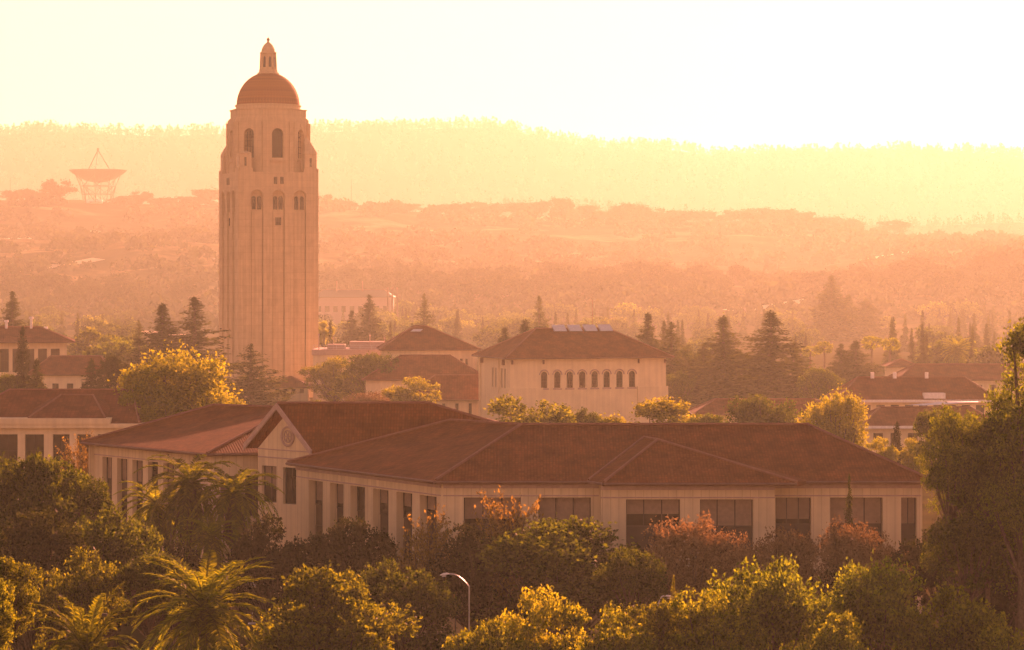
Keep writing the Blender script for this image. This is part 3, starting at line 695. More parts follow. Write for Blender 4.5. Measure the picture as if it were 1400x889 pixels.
# house with a skylight behind the hall
t = hip_building('campus_house', 'cream house with low peaked roof and grey skylight left of the hall', 'building', XP(524, 560), 560, 20.6, 14, ZP(478, 560), ZP(446, 567), R(5), .9, 8.0, W_row(3, 15.6, 1.2, .6, 9.3, 11.2) + W_row(3, 5.5, 1.2, .6, 9.3, 11.2), nx=1, nz=2, rin2=11.5)
mb = MB(); mb.poly([(4.6, 3.6, 16.0), (6.9, 5.9, 17.6), (9.0, 5.9, 17.6), (7.2, 3.6, 16.0)]); mb.poly([(4.6, 3.6, 15.2), (7.2, 3.6, 15.2), (7.2, 3.6, 16.0), (4.6, 3.6, 16.0)]); mb.build('skylight', M['metal'], t)
hip_building('annex', 'low brown tiled annex below the skylight house', 'building', XP(500, 538), 538, 25, 11, ZP(519, 538), ZP(486, 543), R(2), .8, 8, wall='stucco_plain')
t = hip_building('annex', 'cream annex with hipped tile roof joining the left end of the hall', 'building', XP(554, 500), 500, 21, 12, ZP(546, 500), ZP(513, 506), R(0), .8, 6.5, W_row(5, 2.0, 2.6, .6, 1.2, 4.2), nx=1, nz=2)
# brown chimney stack beside it
cm = MB(); cm.box((-.55, -.55, 0), (.55, .55, 6.2)); cm.box((-.75, -.75, 6.2), (.75, .75, 6.5)); cm.box((-.4, -.4, 6.5), (.4, .4, 6.75)); o = cm.build('chimney_stack', M['gutter']); o.location = (XP(620, 425), 425, 0)
tag(o, 'dark square chimney stack rising in front of the hall annex', 'chimney')
# flat-roofed plant building with rail, vents and pipes
def build_plant():
    Y = 590; x0, x1 = XP(428, Y), XP(556, Y); t = thing('plant_building', 'flat roofed building with pink roof rail and rooftop machines beside the tower', 'building', (x0, Y, 0)); L = x1 - x0
    zt = ZP(481, Y)
    w_ = MB(); w_.prism([(0, 0), (L, 0), (L, 20), (0, 20)], 0, zt - .8); w_.build('wall', M['stucco_plain'], t)
    w_ = MB(); w_.box((-.3, -.3, zt - .8), (L + .3, 20.3, zt + .5)); w_.build('parapet', M['trim'], t)
    w_ = MB(); w_.box((3, 4, zt + .5), (7, 9, zt + 1.6)); w_.box((8, 6, zt + .5), (16, 12, zt + 2.2)); w_.box((17, 4, zt + .5), (19, 8, zt + 1.4)); w_.build('rooftop_machine', M['trim'], t)
    for x in (1.2, 4.5, 13.0, 16.4, 18.5): 
        p = MB(); p.tube([(x, 2, zt + .5), (x, 2, zt + 2.6 + (x % 2))], [.12, .12], 6); p.tube([(x, 2, zt + 2.5 + (x % 2)), (x, 2, zt + 2.9 + (x % 2))], [.22, .22], 6); p.build('vent_pipe', M['trim'], t)
    p = MB()
    for z in (zt + 1.0, zt + 1.5): p.beam((0, .3, z), (L, .3, z), .04)
    for k in range(9): p.beam((k * L / 8, .3, zt + .5), (k * L / 8, .3, zt + 1.5), .04)
    p.build('roof_rail', M['metal'], t)
build_plant()
# small pavilion at the tower foot
hip_building('pavilion', 'small square pavilion with pyramid roof at the tower foot', 'building', XP(371, 596), 596, 8.4, 8, ZP(529, 596), ZP(515, 600), R(2), .7, 4.6, W_row(4, .9, 1.9, .9, 2.2, 3.2), nx=1, nz=1)
# left side buildings
def build_flat_left():
    Y = 316; og = (XP(-60, Y), Y, 0); t = thing('library_building', 'long building with flat cornice and low red roof at left edge', 'building', og); L = XP(184, Y) - og[0]
    zc = ZP(585, Y); wins = []
    w_ = MB()
    for a, b in ((-40, -10), (-4, 24), (34, 60), (72, 95), (105, 124), (133, 150), (158, 172)): wins.append((XP(a, Y) - og[0], XP(b, Y) - og[0], .5, ZP(594, Y), False))
    w_.panel((0, 0, 0), (1, 0, 0), (0, -1, 0), L, 0, zc, wins, .6); w_.panel((0, 16, 0), (0, -1, 0), (-1, 0, 0), 16, 0, zc, [], .3); w_.panel((L, 0, 0), (0, 1, 0), (1, 0, 0), 16, 0, zc, [], .3); w_.panel((L, 16, 0), (-1, 0, 0), (0, 1, 0), L, 0, zc, [], .3); w_.build('wall', M['stucco_plain'], t)
    for q in wins: window(t, (0, 0, 0), (1, 0, 0), (0, -1, 0), *q[:5], dep=.6, nx=2, nz=4)
    w_ = MB(); w_.box((-.8, -.8, zc), (L + .8, 16.8, zc + .5)); w_.box((-1.0, -1.0, zc + .5), (L - 3, 15, zc + 1.2)); w_.build('cornice', M['stucco_plain'], t)
    r = MB(); z0 = zc + 1.2; z1 = ZP(533, 324)
    a, b, c, d = (-1, .4, z0 - .6), (L + .5, .4, z0 - .6), (L + .5, 16, z0 - .6), (-1, 16, z0 - .6); e, f = (5, 8, z1), (L - 1.5, 8, z1)
    roof_solid(r, [[a, b, f, e], [b, c, f], [c, d, e, f], [d, a, e]], [a, b, c, d], .3)
    p0, p1, p2, p3 = (9, -.5, z0), (18.5, -.5, z0), (16.0, 5.5, z0 + 2.6), (12.0, 5.5, z0 + 2.6)
    roof_solid(r, [[p0, p1, p2, p3], [p1, (18.5, 6, z0 + 1.6), p2], [(9, 6, z0 + 1.6), p0, p3]], [p0, p1, (18.5, 6, z0), (9, 6, z0)], .02)
    rf = r.build('roof', M['roof_far'], t)
    c_ = MB(); rails(c_, [a, e, f, b], .12, 6, .04); rails(c_, [p0, p3, p2, p1], .12, 6, .04); c_.build('ridge_cap', M['cap'], rf)
build_flat_left()
t = hip_building('gallery_building', 'wide hip roofed building with column loggia and white roof vents', 'building', XP(-60, 610), 610, 26.0, 16, ZP(468, 610), ZP(447, 618), R(10), 2.0, 8.5, W_row(8, 1.2, 3.0, 2.1, 6.5, ZP(474, 610) - .6), nx=2, nz=2)
for x, zt_, h in ((17.5, 17.2, 2.0), (11.6, 17.2, 1.2), (21.0, 15.9, .9)):
    v = MB(); v.tube([(x, 7, zt_ - .6), (x, 7, zt_ + h)], [.3, .3], 8); v.tube([(x, 7, zt_ + h), (x, 7, zt_ + h + .5)], [.55, .5], 8); v.build('roof_vent', M['white'], t)
hip_building('long_wing', 'long low tiled wing in front of the loggia building', 'building', XP(42, 560), 560, 17.5, 13, ZP(512, 560), ZP(487, 566), R(0), .8, 4, W_row(5, 1.5, 3.2, 1.4, 2.5, 5.8))
# right side roofs
t = hip_building('classroom_block', 'long low tiled block with pale fascia among the trees on the right', 'building', XP(1150, 450), 450, 27, 15, ZP(548, 450), ZP(516, 457), R(0), 1.0, 5, W_row(10, 1.2, 2.5, 1.5, 3.5, 6.2))
v = MB(); v.box((-1.2, -1.25, 6.7), (28.2, -1.04, 7.15)); v.build('fascia', M['white'], t)
v = MB(); v.box((14.5, -.9, 7.35), (18.2, 1.2, 8.3)); v.build('rooftop_machine', M['white'], t)
for x in (6.5, 10.5, 16.2): 
    v = MB(); v.tube([(x, 7.2, 10.6), (x, 7.2, 11.7)], [.35, .35], 8); v.build('roof_vent', M['white'], t)
t = hip_building('classroom_block', 'low tiled block in front with a bright metal valley roof', 'building', XP(1183, 385), 385, 20, 12, ZP(584, 385), ZP(557, 391), R(0), .9, 4, W_row(7, 1.2, 2.6, 1.5, 2.4, 5.0))
v = MB(); v.box((-1.0, -1.15, 5.7), (21.0, -.94, 6.1)); v.build('fascia', M['white'], t)
v = MB(); v.poly([(7, 4.6, 9.0), (9.5, 4.4, 8.9), (16, 5.0, 9.3), (18.0, 5.2, 9.4), (18, 5.8, 9.5), (12, 5.5, 9.4)]); v.build('metal_flashing', M['metal'], t)
hip_building('dormitory', 'distant long tiled roof behind the right hand blocks', 'building', XP(1232, 560), 560, 30, 14, ZP(519, 560), ZP(498, 567), R(0), .9, 5, W_row(9, 1.4, 3.0, 1.4, 2.5, 5.5))
hip_building('cottage', 'tiny hipped cottage roof beside a fan palm', 'building', XP(1216, 640), 640, 7, 8, ZP(501, 640), ZP(491, 644), R(0), .8, 4, W_row(2, 1.5, 2.6, 1.2, 1.5, 4.0))
hip_building('low_block', 'low tiled roof just behind the near building, right of the hall', 'building', XP(955, 420), 420, 23, 12, ZP(566, 420), ZP(546, 426), R(0), .8, 4, W_row(7, 1.4, 3.0, 1.5, 1.6, 4.0))
# hazy large building beyond the tower
def build_hazy():
    Y = 1480; x0 = XP(428, Y); t = hip_building('research_building', 'hazy large building with dark red roof far behind the tower', 'building', x0, Y, XP(536, Y) - x0, 26, ZP(414, Y), ZP(404, Y + 12), 0, 1.0, 6, W_row(9, 2, 4.8, 2.6, 9, 12.5), roof='dark', wall='trim', z0=hz(x0, Y))
    for x in (13, 28): 
        v = MB(); v.tube([(x, 10, 18), (x, 10, 27)], [.5, .4], 8); v.build('flue', M['gutter'], t)
build_hazy()
for px in (530, 536.5, 543):
    Y = 1450; v = MB(); v.tube([(0, 0, 0), (0, 0, ZP(399, Y))], [.7, .5], 10); o = v.build('exhaust_stack', M['gutter']); o.location = (XP(px, Y), Y, hz(XP(px, Y), Y))
    tag(o, 'thin exhaust stack beside the hazy building behind the tower', 'chimney', 'exhaust stacks')

# ------------------------------------------------------------------ radio telescope dish on the hill
def build_dish():
    Y = 2590.0; X = XP(134, Y); s = Y / F; zb = hz(X, Y); zr = ZP(233, Y); r = 39 * s
    t = thing('radio_dish', 'large radio telescope dish on a lattice mount on the hilltop', 'telescope', (X, Y, zb))
    zr -= zb; H = 19 * s * .85
    d = MB(); pr = [(r * k / 10, zr - H * (1 - (k / 10) ** 2)) for k in range(11)]; pr[0] = (.05, pr[0][1])
    d.lathe(pr, 40); d.lathe([(p[0], p[1] - .5) for p in reversed(pr)], 40); d.lathe([(r, zr), (r + .25, zr + .2), (r, zr - .5)], 40)
    d.build('reflector', M['gutter'], t)
    f = MB(); top = ZP(205, Y) - zb
    for k in range(3):
        a = .5 + k * 2 * PI / 3; f.beam((r * .62 * math.cos(a), r * .62 * math.sin(a), zr - H * .6), (0, 0, top), .55)
    f.tube([(0, 0, top - 1.2), (0, 0, top + 1.6)], [1.3, 1.3], 8); f.build('feed_tripod', M['gutter'], t)
    b = MB(); z1 = zr - H * .75; z2 = zr - H - 1.0
    n = 8; ro = r * .78
    for k in range(n):
        a = 2 * PI * k / n; a2 = 2 * PI * (k + 1) / n
        p = Vector((ro * math.cos(a), ro * math.sin(a), zr - H * .40)); q = Vector((ro * math.cos(a2), ro * math.sin(a2), zr - H * .40))
        c = Vector((r * .62 * math.cos(a), r * .62 * math.sin(a), z2 - 3)); e = Vector((r * .62 * math.cos(a2), r * .62 * math.sin(a2), z2 - 3)); g_ = Vector((r * .5 * math.cos(a), r * .5 * math.sin(a), 0)); h = Vector((r * .5 * math.cos(a2), r * .5 * math.sin(a2), 0))
        for u_, v_ in ((p, q), (p, c), (c, q), (c, e), (c, g_), (c, h), (g_, h)): b.beam(u_, v_, .42)
        m_ = c.lerp(g_, .5); m2 = e.lerp(h, .5); b.beam(m_, m2, .4); b.beam(c, m2, .3)
    b.build('lattice_mount', M['gutter'], t)
    w_ = MB(); w_.box((-10, -12, -1), (6, -7, 2.6)); w_.build('control_cabin', M['white'], t)
build_dish()
for px, top, Y, lab in ((480.5, 245, 2590, 'thin mast standing on the hill crest right of the tower'), (14, 243, 2590, 'thin mast on the hill crest near the left edge')):
    zb = hz(XP(px, Y), Y); v = MB(); v.tube([(0, 0, -1), (0, 0, ZP(top, Y) - zb)], [.35, .22], 6); v.beam((-1.2, 0, ZP(top, Y) - zb - 3), (1.2, 0, ZP(top, Y) - zb - 3), .15); o = v.build('radio_mast', M['gutter']); o.location = (XP(px, Y), Y, zb); tag(o, lab, 'mast')
# ------------------------------------------------------------------ foliage meshes (numpy)
def rnd_unit(rg, n):
    v = rg.normal(size=(n, 3)); return v / np.linalg.norm(v, axis=1)[:, None]
def leaf_quads(rg, c, ln, wd, axis=None, spread=1.0):
    "one small rhombic leaf spray per centre; axis biases its long direction"
    n = len(c); a = rnd_unit(rg, n)
    if axis is not None: a = axis + a * spread; a /= np.linalg.norm(a, axis=1)[:, None]
    b = np.cross(a, rnd_unit(rg, n)); b /= np.linalg.norm(b, axis=1)[:, None] + 1e-9
    s = (.7 + .6 * rg.rand(n))[:, None]
    k = np.cross(a, b) * (.18 * ln) * s
    a = a * (ln / 2) * s; b = b * (wd / 2) * s
    return np.stack([c - a, c - b + k, c + a, c + b + k], 1)
def quads_mesh(name, q, mat):
    n = len(q); me = bpy.data.meshes.new(name)
    me.vertices.add(n * 4); me.vertices.foreach_set('co', q.reshape(-1).astype(np.float32))
    me.loops.add(n * 4); me.loops.foreach_set('vertex_index', np.arange(n * 4, dtype=np.int32))
    me.polygons.add(n); me.polygons.foreach_set('loop_start', np.arange(0, n * 4, 4, dtype=np.int32))
    me.materials.append(mat); me.update(calc_edges=True); me.validate(); return me
def mb_mesh(mb, name, mat):
    o = mb.build(name, mat, None, None, True); me = o.data; bpy.data.objects.remove(o); return me

def broad(seed, mat, H=10.0, W=10.0, base=.22, lobes=26, per=420, leaf=.34, flat=1.0, loose=1.0, rough=.3, ls=1.0):
    "rounded crown: limbs carry lobes, lobes carry leaf clumps on their outer shell"
    rg = np.random.RandomState(seed); rx = W / 2; cz = H * (base + 1) / 2 + H * .02; rz_ = H * (1 - base) / 2
    Q = []; tips = []
    for k in range(lobes):
        d = rnd_unit(rg, 1)[0]; d[2] = d[2] * .9 + .25; d /= np.linalg.norm(d)
        rr = .62 + .28 * rg.rand() if k > lobes * .2 else .3 * rg.rand()
        c = np.array([d[0] * rx * rr, d[1] * rx * rr, cz + d[2] * rz_ * rr * flat])
        lr = ls * rx * (.15 + .19 * rg.rand() ** 1.5) * (1.5 if k < lobes * .2 else 1)
        tips.append((c, lr)); nc = max(6, int(per / 17 * (lr / (rx * .27)) ** 1.6))
        u = rnd_unit(rg, nc); u[:, 2] = u[:, 2] * .75 + .3 * np.abs(u[:, 2])
        sh = (.80 + rough * rg.rand(nc) * loose)[:, None]
        cc = c + u * np.array([lr, lr, lr * .72]) * sh; csz = (.6 + .9 * rg.rand(nc))[:, None]
        for _ in range(17):
            off = rg.normal(size=(nc, 3)) * leaf * .62 * loose * csz; ax = u * .6 + np.array([0, 0, .2])
            Q.append(leaf_quads(rg, cc + off, leaf, leaf * .55, ax, 1.2))
    q = np.concatenate(Q); 
    mb = MB(); th = H * base * 1.3; fork = Vector((0, 0, H * base * .95)); r0 = H * .028
    bend = Vector(((rg.rand() - .5) * .5, (rg.rand() - .5) * .5, 0))
    mb.tube([(0, 0, -.3), tuple(Vector((0, 0, H * base * .5)) + bend * .5), tuple(fork + bend)], [r0 * 1.5, r0 * 1.1, r0], 8)
    for (c, lr) in tips:
        m = (fork + bend).lerp(Vector(c), .5) + Vector((0, 0, -H * .03))
        mb.tube([fork + bend - Vector((0, 0, .2)), m, Vector(c)], [r0 * .55, r0 * .3, r0 * .1], 5, 0, False)
    return quads_mesh('crown', q, mat), mb_mesh(mb, 'trunk', M['bark']), H, W

def conifer(seed, mat, H=20.0, W=8.0, whorls=30, per=8, base=.06, power=.85, droop=.2, ragged=.45, leaf=.75, gap=0.1, nod=11):
    rg = np.random.RandomState(seed); C, A = [], []; mb = MB()
    mb.tube([(0, 0, -.4), (0, 0, H * .5), (0, 0, H * .99)], [H * .017, H * .010, H * .002], 7)
    lump = rg.rand(8) * 6.283
    for k in range(whorls * per):
        t = rg.rand() ** 1.15 if k > whorls else k / whorls
        if rg.rand() < gap: continue
        z = H * (base + (1 - base) * t); a = rg.rand() * 6.283
        lob = 1 + ragged * .5 * math.sin(a * 2 + lump[int(t * 7.9)]) + ragged * .4 * math.sin(t * 23 + lump[0] + a)
        L = (W / 2 * (1 - t) ** power) * (1 - ragged * rg.rand() * .7) * min(1.25, max(.45, lob)) + .06
        n = max(3, int(nod * L / (W / 2)) + 2); s = (np.arange(n) + rg.rand(n) * .6) / n
        up = -droop * (s ** 1.2) * L + .3 * L * s ** 3 * (1 if droop > 0 else 0)
        p = np.stack([np.cos(a) * s * L, np.sin(a) * s * L, z + up], -1)
        dr = np.array([math.cos(a), math.sin(a), -droop * .5])
        if L > W * .2 and k % 2: mb.tube([(0, 0, z), tuple(p[n // 2]), tuple(p[-1])], [H * .003, H * .0016, H * .0006], 3, 0, False)
        for sgn in (-1, 0, 1):
            side = np.array([-math.sin(a), math.cos(a), 0]) * sgn
            for _ in range(2):
                w_ = (1 - s * .6)[:, None] * L * .24 * rg.rand(n)[:, None]
                C.append(p + side * w_ + rg.normal(size=(n, 3)) * leaf * .2 - np.array([0, 0, .1 * leaf])); A.append(np.repeat((dr + side * .9 - np.array([0, 0, .25]))[None], n, 0))
    c = np.concatenate(C); ax = np.concatenate(A); ax /= np.linalg.norm(ax, axis=1)[:, None]
    tt = np.clip(c[:, 2] / H, 0, 1); ln = leaf * (.35 + .75 * (1 - tt))
    q = leaf_quads(rg, c, ln[:, None], ln[:, None] * .42, ax, .6)
    top = leaf_quads(rg, np.stack([rg.normal(size=30) * .08, rg.normal(size=30) * .08, H * (.93 + .09 * rg.rand(30))], -1), leaf * .55, leaf * .2, np.array([[0, 0, 1.]] * 30), .4)
    return quads_mesh('crown', np.concatenate([q, top]), mat), mb_mesh(mb, 'trunk', M['bark']), H, W

def palm(seed, H=11.0, W=7.0, n=46, th=8.0, tr=.38, droop=.8, mat='palmleaf', lift=1.3, skirt=0, tw=1.0):
    "feather palm: arching fronds with hanging leaflets on a ringed trunk; a skirt of old fronds if asked"
    rg = np.random.RandomState(seed); Q = []; D = []; mb = MB(); rb = MB()
    pts, rad = [], []
    for k in range(13):
        z = th * k / 12; pts.append((.12 * math.sin(k * .3), 0, z - .2)); rad.append(tr * (1.25 - .35 * min(1, k / 4)) * (1.06 if k % 2 else 1) if k < 11 else tr * 1.35)
    mb.tube(pts, rad, 10)
    for k in range(n + skirt):
        old = k >= n; g = (k + .5) / n if not old else 1.0
        az = k * 2.39996 + rg.rand() * .4; el = lift * (1 - g ** 1.1 * (1.35 + .35 * droop)) if not old else -1.0 - .3 * rg.rand()
        L = W / 2 * (1.12 + .25 * rg.rand()) * (1 if not old else .8); m = 26
        s = np.linspace(.06, 1, m); bend = (.70 + .35 * rg.rand()) * (1.0 if not old else .3)
        ang = el - bend * s ** 1.4 * (1.0 + .3 * droop)
        dx = np.cumsum(np.cos(ang)) * L / m; dz = np.cumsum(np.sin(ang)) * L / m
        p = np.stack([np.cos(az) * dx, np.sin(az) * dx, th + .25 + dz], -1); p[:, 0] += .1
        tang = np.gradient(p, axis=0); tang /= np.linalg.norm(tang, axis=1)[:, None]
        side = np.array([-math.sin(az), math.cos(az), 0.]); upv = np.cross(tang, side)
        (mb if old else rb).tube([tuple(v) for v in p[::5]], [.05 * (1 - .8 * i / 6) for i in range(len(p[::5]))], 3, 0, False)
        ll = .52 * tw * np.sin(np.clip(s * 2.9 + .25, 0, PI)) ** .6 + .12
        for sg in (-1, 1):
            for rep in range(2):
                d = side * sg * .85 + tang * .75 + upv * (.22 if not old else 0) - np.array([0, 0, .14 + .4 * old]) + rg.normal(size=(m, 3)) * .12
                d /= np.linalg.norm(d, axis=1)[:, None]; wv = np.cross(d, upv); wv /= np.linalg.norm(wv, axis=1)[:, None]
                b = p + tang * (rep * .5 * L / m); l = (ll * (.85 + .3 * rg.rand(m)))[:, None]; ww = .042 * tw
                tip = b + d * l; tip[:, 2] -= .12 * l[:, 0]
                (D if old else Q).append(np.stack([b - wv * ww, b + d * l * .5 - wv * ww * 1.2, tip, b + d * l * .5 + wv * ww * 1.2], 1))
    fr = quads_mesh('fronds', np.concatenate(Q), M[mat])
    sk = quads_mesh('dead_fronds', np.concatenate(D), M['dryleaf']) if D else None
    return fr, mb_mesh(mb, 'trunk', M['palmbark']), H, W, sk, mb_mesh(rb, 'frond_stems', M[mat])

def fanpalm(seed, H=14.0, W=4.2, th=12.4):
    rg = np.random.RandomState(seed); mb = MB(); Q = []
    mb.tube([(0, 0, -.3), (.1, 0, th * .5), (0, 0, th)], [.34, .24, .2], 8)
    for k in range(60):
        az = rg.rand() * 6.283; el = 1.2 - 2.3 * (k / 60); L = W * .33 * (.8 + .4 * rg.rand()); d = np.array([math.cos(az) * math.cos(el), math.sin(az) * math.cos(el), math.sin(el)])
        c = np.array([0, 0, th]) + d * L; nn = 12; ax = d + rg.normal(size=(nn, 3)) * .75; ax /= np.linalg.norm(ax, axis=1)[:, None]
        cc = c + ax * .38; cc[:, 2] -= .1; Q.append(leaf_quads(rg, cc, .85, .16, ax, .1))
    return quads_mesh('crown', np.concatenate(Q), M['palmleaf']), mb_mesh(mb, 'trunk', M['palmbark']), H, W

def twiggy(seed, mat, H=8.0, W=6.0, leafn=24000, leaf=.14, base=.15, up=1.0):
    "upright twiggy tree, many fine ascending shoots with small leaves"
    rg = np.random.RandomState(seed); mb = MB(); C = []; A = []
    mb.tube([(0, 0, -.3), (0, 0, H * base), (0, .05, H * .45)], [.16, .12, .08], 6)
    tips = []
    for k in range(46):
        az = rg.rand() * 6.283; sp = rg.rand() ** .6; h = H * (base + .15 * rg.rand()); L = H * (.80 - .34 * sp * sp) * (.75 + .3 * rg.rand()) - h * .4
        q = []
        for i in range(7):
            s = i / 6; r = W / 2 * sp * (s ** .75); q.append((math.cos(az + .4 * s) * r + rg.normal() * .08, math.sin(az + .4 * s) * r + rg.normal() * .08, h + s * L * up))
        mb.tube(q, [.055 * (1 - .8 * i / 6) for i in range(7)], 4, 0, False); q = np.array(q)
        for j in range(14):
            s = .25 + .75 * rg.rand(); i = min(5, int(s * 6)); b = q[i] + (q[i + 1] - q[i]) * (s * 6 - i); d = np.array([math.cos(az) * .5, math.sin(az) * .5, .9]) + rg.normal(size=3) * .5; d /= np.linalg.norm(d)
            l = H * .10 * (.5 + rg.rand()); mb.tube([tuple(b), tuple(b + d * l)], [.016, .006], 3, 0, False)
            m = max(2, int(leafn / 640)); t = rg.rand(m)[:, None]
            C.append(b + d * l * t + rg.normal(size=(m, 3)) * .1); A.append(np.repeat(d[None], m, 0))
    q = leaf_quads(rg, np.concatenate(C), leaf, leaf * .55, np.concatenate(A), 1.0)
    return quads_mesh('crown', q, mat), mb_mesh(mb, 'trunk', M['bark']), H, W

PR = {}
def fit(p):
    "true height and width of the crown, so that a tree comes out at the size asked for"
    n = len(p[0].vertices); co = np.empty(n * 3, np.float32); p[0].vertices.foreach_get('co', co); co = co.reshape(-1, 3)
    w_ = np.percentile(co[:, 0], 99) - np.percentile(co[:, 0], 1) + np.percentile(co[:, 1], 99) - np.percentile(co[:, 1], 1)
    return (p[0], p[1], float(co[:, 2].max()) * .995, float(w_ / 2)) + tuple(p[4:])
def proto(kind, make, n, s0=1): PR[kind] = [fit(make(s0 + 17 * k)) for k in range(n)]
proto('oak', lambda s: broad(s, M['oakleaf'], 10, 11, .16, 44, 540, .32), 3, 11)
proto('bright', lambda s: broad(s, M['brightleaf'], 10, 10, .14, 46, 500, .31, 1.05), 3, 23)
proto('gold', lambda s: broad(s, M['goldleaf'], 10, 9, .12, 40, 470, .31, 1.1, 1.15), 2, 41)
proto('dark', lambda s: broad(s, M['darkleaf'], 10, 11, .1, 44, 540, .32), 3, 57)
proto('open', lambda s: broad(s, M['openleaf'], 10, 9, .28, 30, 540, .29, 1.0, 1.2, .4), 3, 71)
proto('euc', lambda s: broad(s, M['goldleaf'], 14, 11, .10, 56, 380, .38, 1.05, 1.4, .5), 2, 83)
proto('tall', lambda s: broad(s, M['openleaf'], 25, 8, .10, 70, 420, .30, 1.0, 1.4, .6, .95), 2, 97)
proto('ragged', lambda s: broad(s, M['openleaf'], 12, 11, .2, 30, 540, .29, 1.0, 1.4, .6, .85), 3, 131)
proto('conifer', lambda s: conifer(s, M['needle'], 20, 9.5, 36, 10, .05, .88, .22, .45, .7), 3, 5)
proto('sparse', lambda s: conifer(s, M['needle'], 20, 11, 24, 9, .08, .8, .05, .55, .7, .08), 2, 15)
proto('giant', lambda s: conifer(s, M['needle'], 32, 15, 36, 10, .04, .8, .2, .45, 1.1, .05, 13), 2, 25)
proto('cypress', lambda s: conifer(s, M['darkleaf'], 14, 3.4, 34, 9, .03, .5, -.9, .25, .5, 0, 7), 2, 35)
proto('feather', lambda s: conifer(s, M['goldleaf'], 12, 6.5, 26, 9, .03, .8, .15, .3, .42, .05, 16), 2, 45)
proto('rust', lambda s: broad(s, M['rust'], 8, 6.5, .06, 46, 520, .2, 1.0, 1.5, .6, .9), 3, 7)
proto('amber', lambda s: twiggy(s, M['amber'], 8, 6, 9000, .19), 2, 8)
proto('fan', lambda s: fanpalm(s), 2, 3)
PR['palm'] = [fit(q) for q in (palm(4, 10.4, 7.2, 66, 6.6, .42), palm(9, 10.4, 7.2, 62, 6.6, .42))]
PR['tallpalm'] = [fit(q) for q in (palm(14, 12.2, 7.6, 44, 9.4, .36, 1.5, 'palmleaf', 1.0, 16), palm(19, 12.2, 7.6, 40, 9.4, .36, 1.6, 'palmleaf', .95, 18))]

CAT = {'fan': ('fan_palm', 'palm'), 'palm': ('date_palm', 'palm'), 'tallpalm': ('feather_palm', 'palm'), 'conifer': ('conifer', 'tree'), 'sparse': ('pine_tree', 'tree'), 'giant': ('redwood_tree', 'tree'),
       'cypress': ('cypress_tree', 'tree'), 'feather': ('cedar_tree', 'tree'), 'rust': ('twiggy_tree', 'tree'), 'amber': ('twiggy_tree', 'tree'), 'euc': ('eucalyptus_tree', 'tree'), 'tall': ('eucalyptus_tree', 'tree')}
rt = random.Random(12)
SKY = np.full(1500, 2000.0)                               # running skyline, used only to leave out hidden repeats
def tree(kind, px, top, wpx, Y, label, v=None, group=None, single=False, lean=0.0):
    X = XP(px, Y); z0 = hz(X, Y) - .1; h = ZP(top, Y) - z0; wd = wpx * Y / F * (1.75 if kind in ('conifer', 'sparse') and Y > 400 else 1)
    pr = PR[kind]; p = pr[(rt.randrange(len(pr)) if v is None else v) % len(pr)]
    nm, cat = CAT.get(kind, ('broadleaf_tree', 'tree'))
    t = thing(nm, label, cat, (X, Y, z0), rt.random() * 6.28, group); sx = wd / p[3]; sz = h / p[2]
    lift = 0.0; tr = p[1]
    if kind in ('oak', 'bright', 'gold', 'dark', 'open', 'ragged', 'euc') and sz > sx * 1.3:      # a tall tree of this kind has a longer bare stem
        sz = sx * 1.3; lift = (h - sz * p[2]) / sz; tr = p[1].copy(); tr.name = 'trunk'
        for q_ in tr.vertices:
            if q_.co.z < -.05: q_.co.z -= lift
    t.scale = (sx, sx, sz)
    for nme, me in (('trunk', tr), ('crown', p[0])):
        o = bpy.data.objects.new(nme, me); COL.objects.link(o); o.parent = t; crown = o; o.location = (0, 0, lift)
    if len(p) > 4:
        for nme, me in (('dead_fronds', p[4]), ('frond_stem', p[5])):
            if me: o = bpy.data.objects.new(nme, me); COL.objects.link(o); o.parent = crown if nme == 'frond_stem' else t
    a, b = int(max(0, px - wpx * .4)), int(min(1400, px + wpx * .4))
    if b > a: SKY[a:b] = np.minimum(SKY[a:b], top + wpx * .12)
    return t

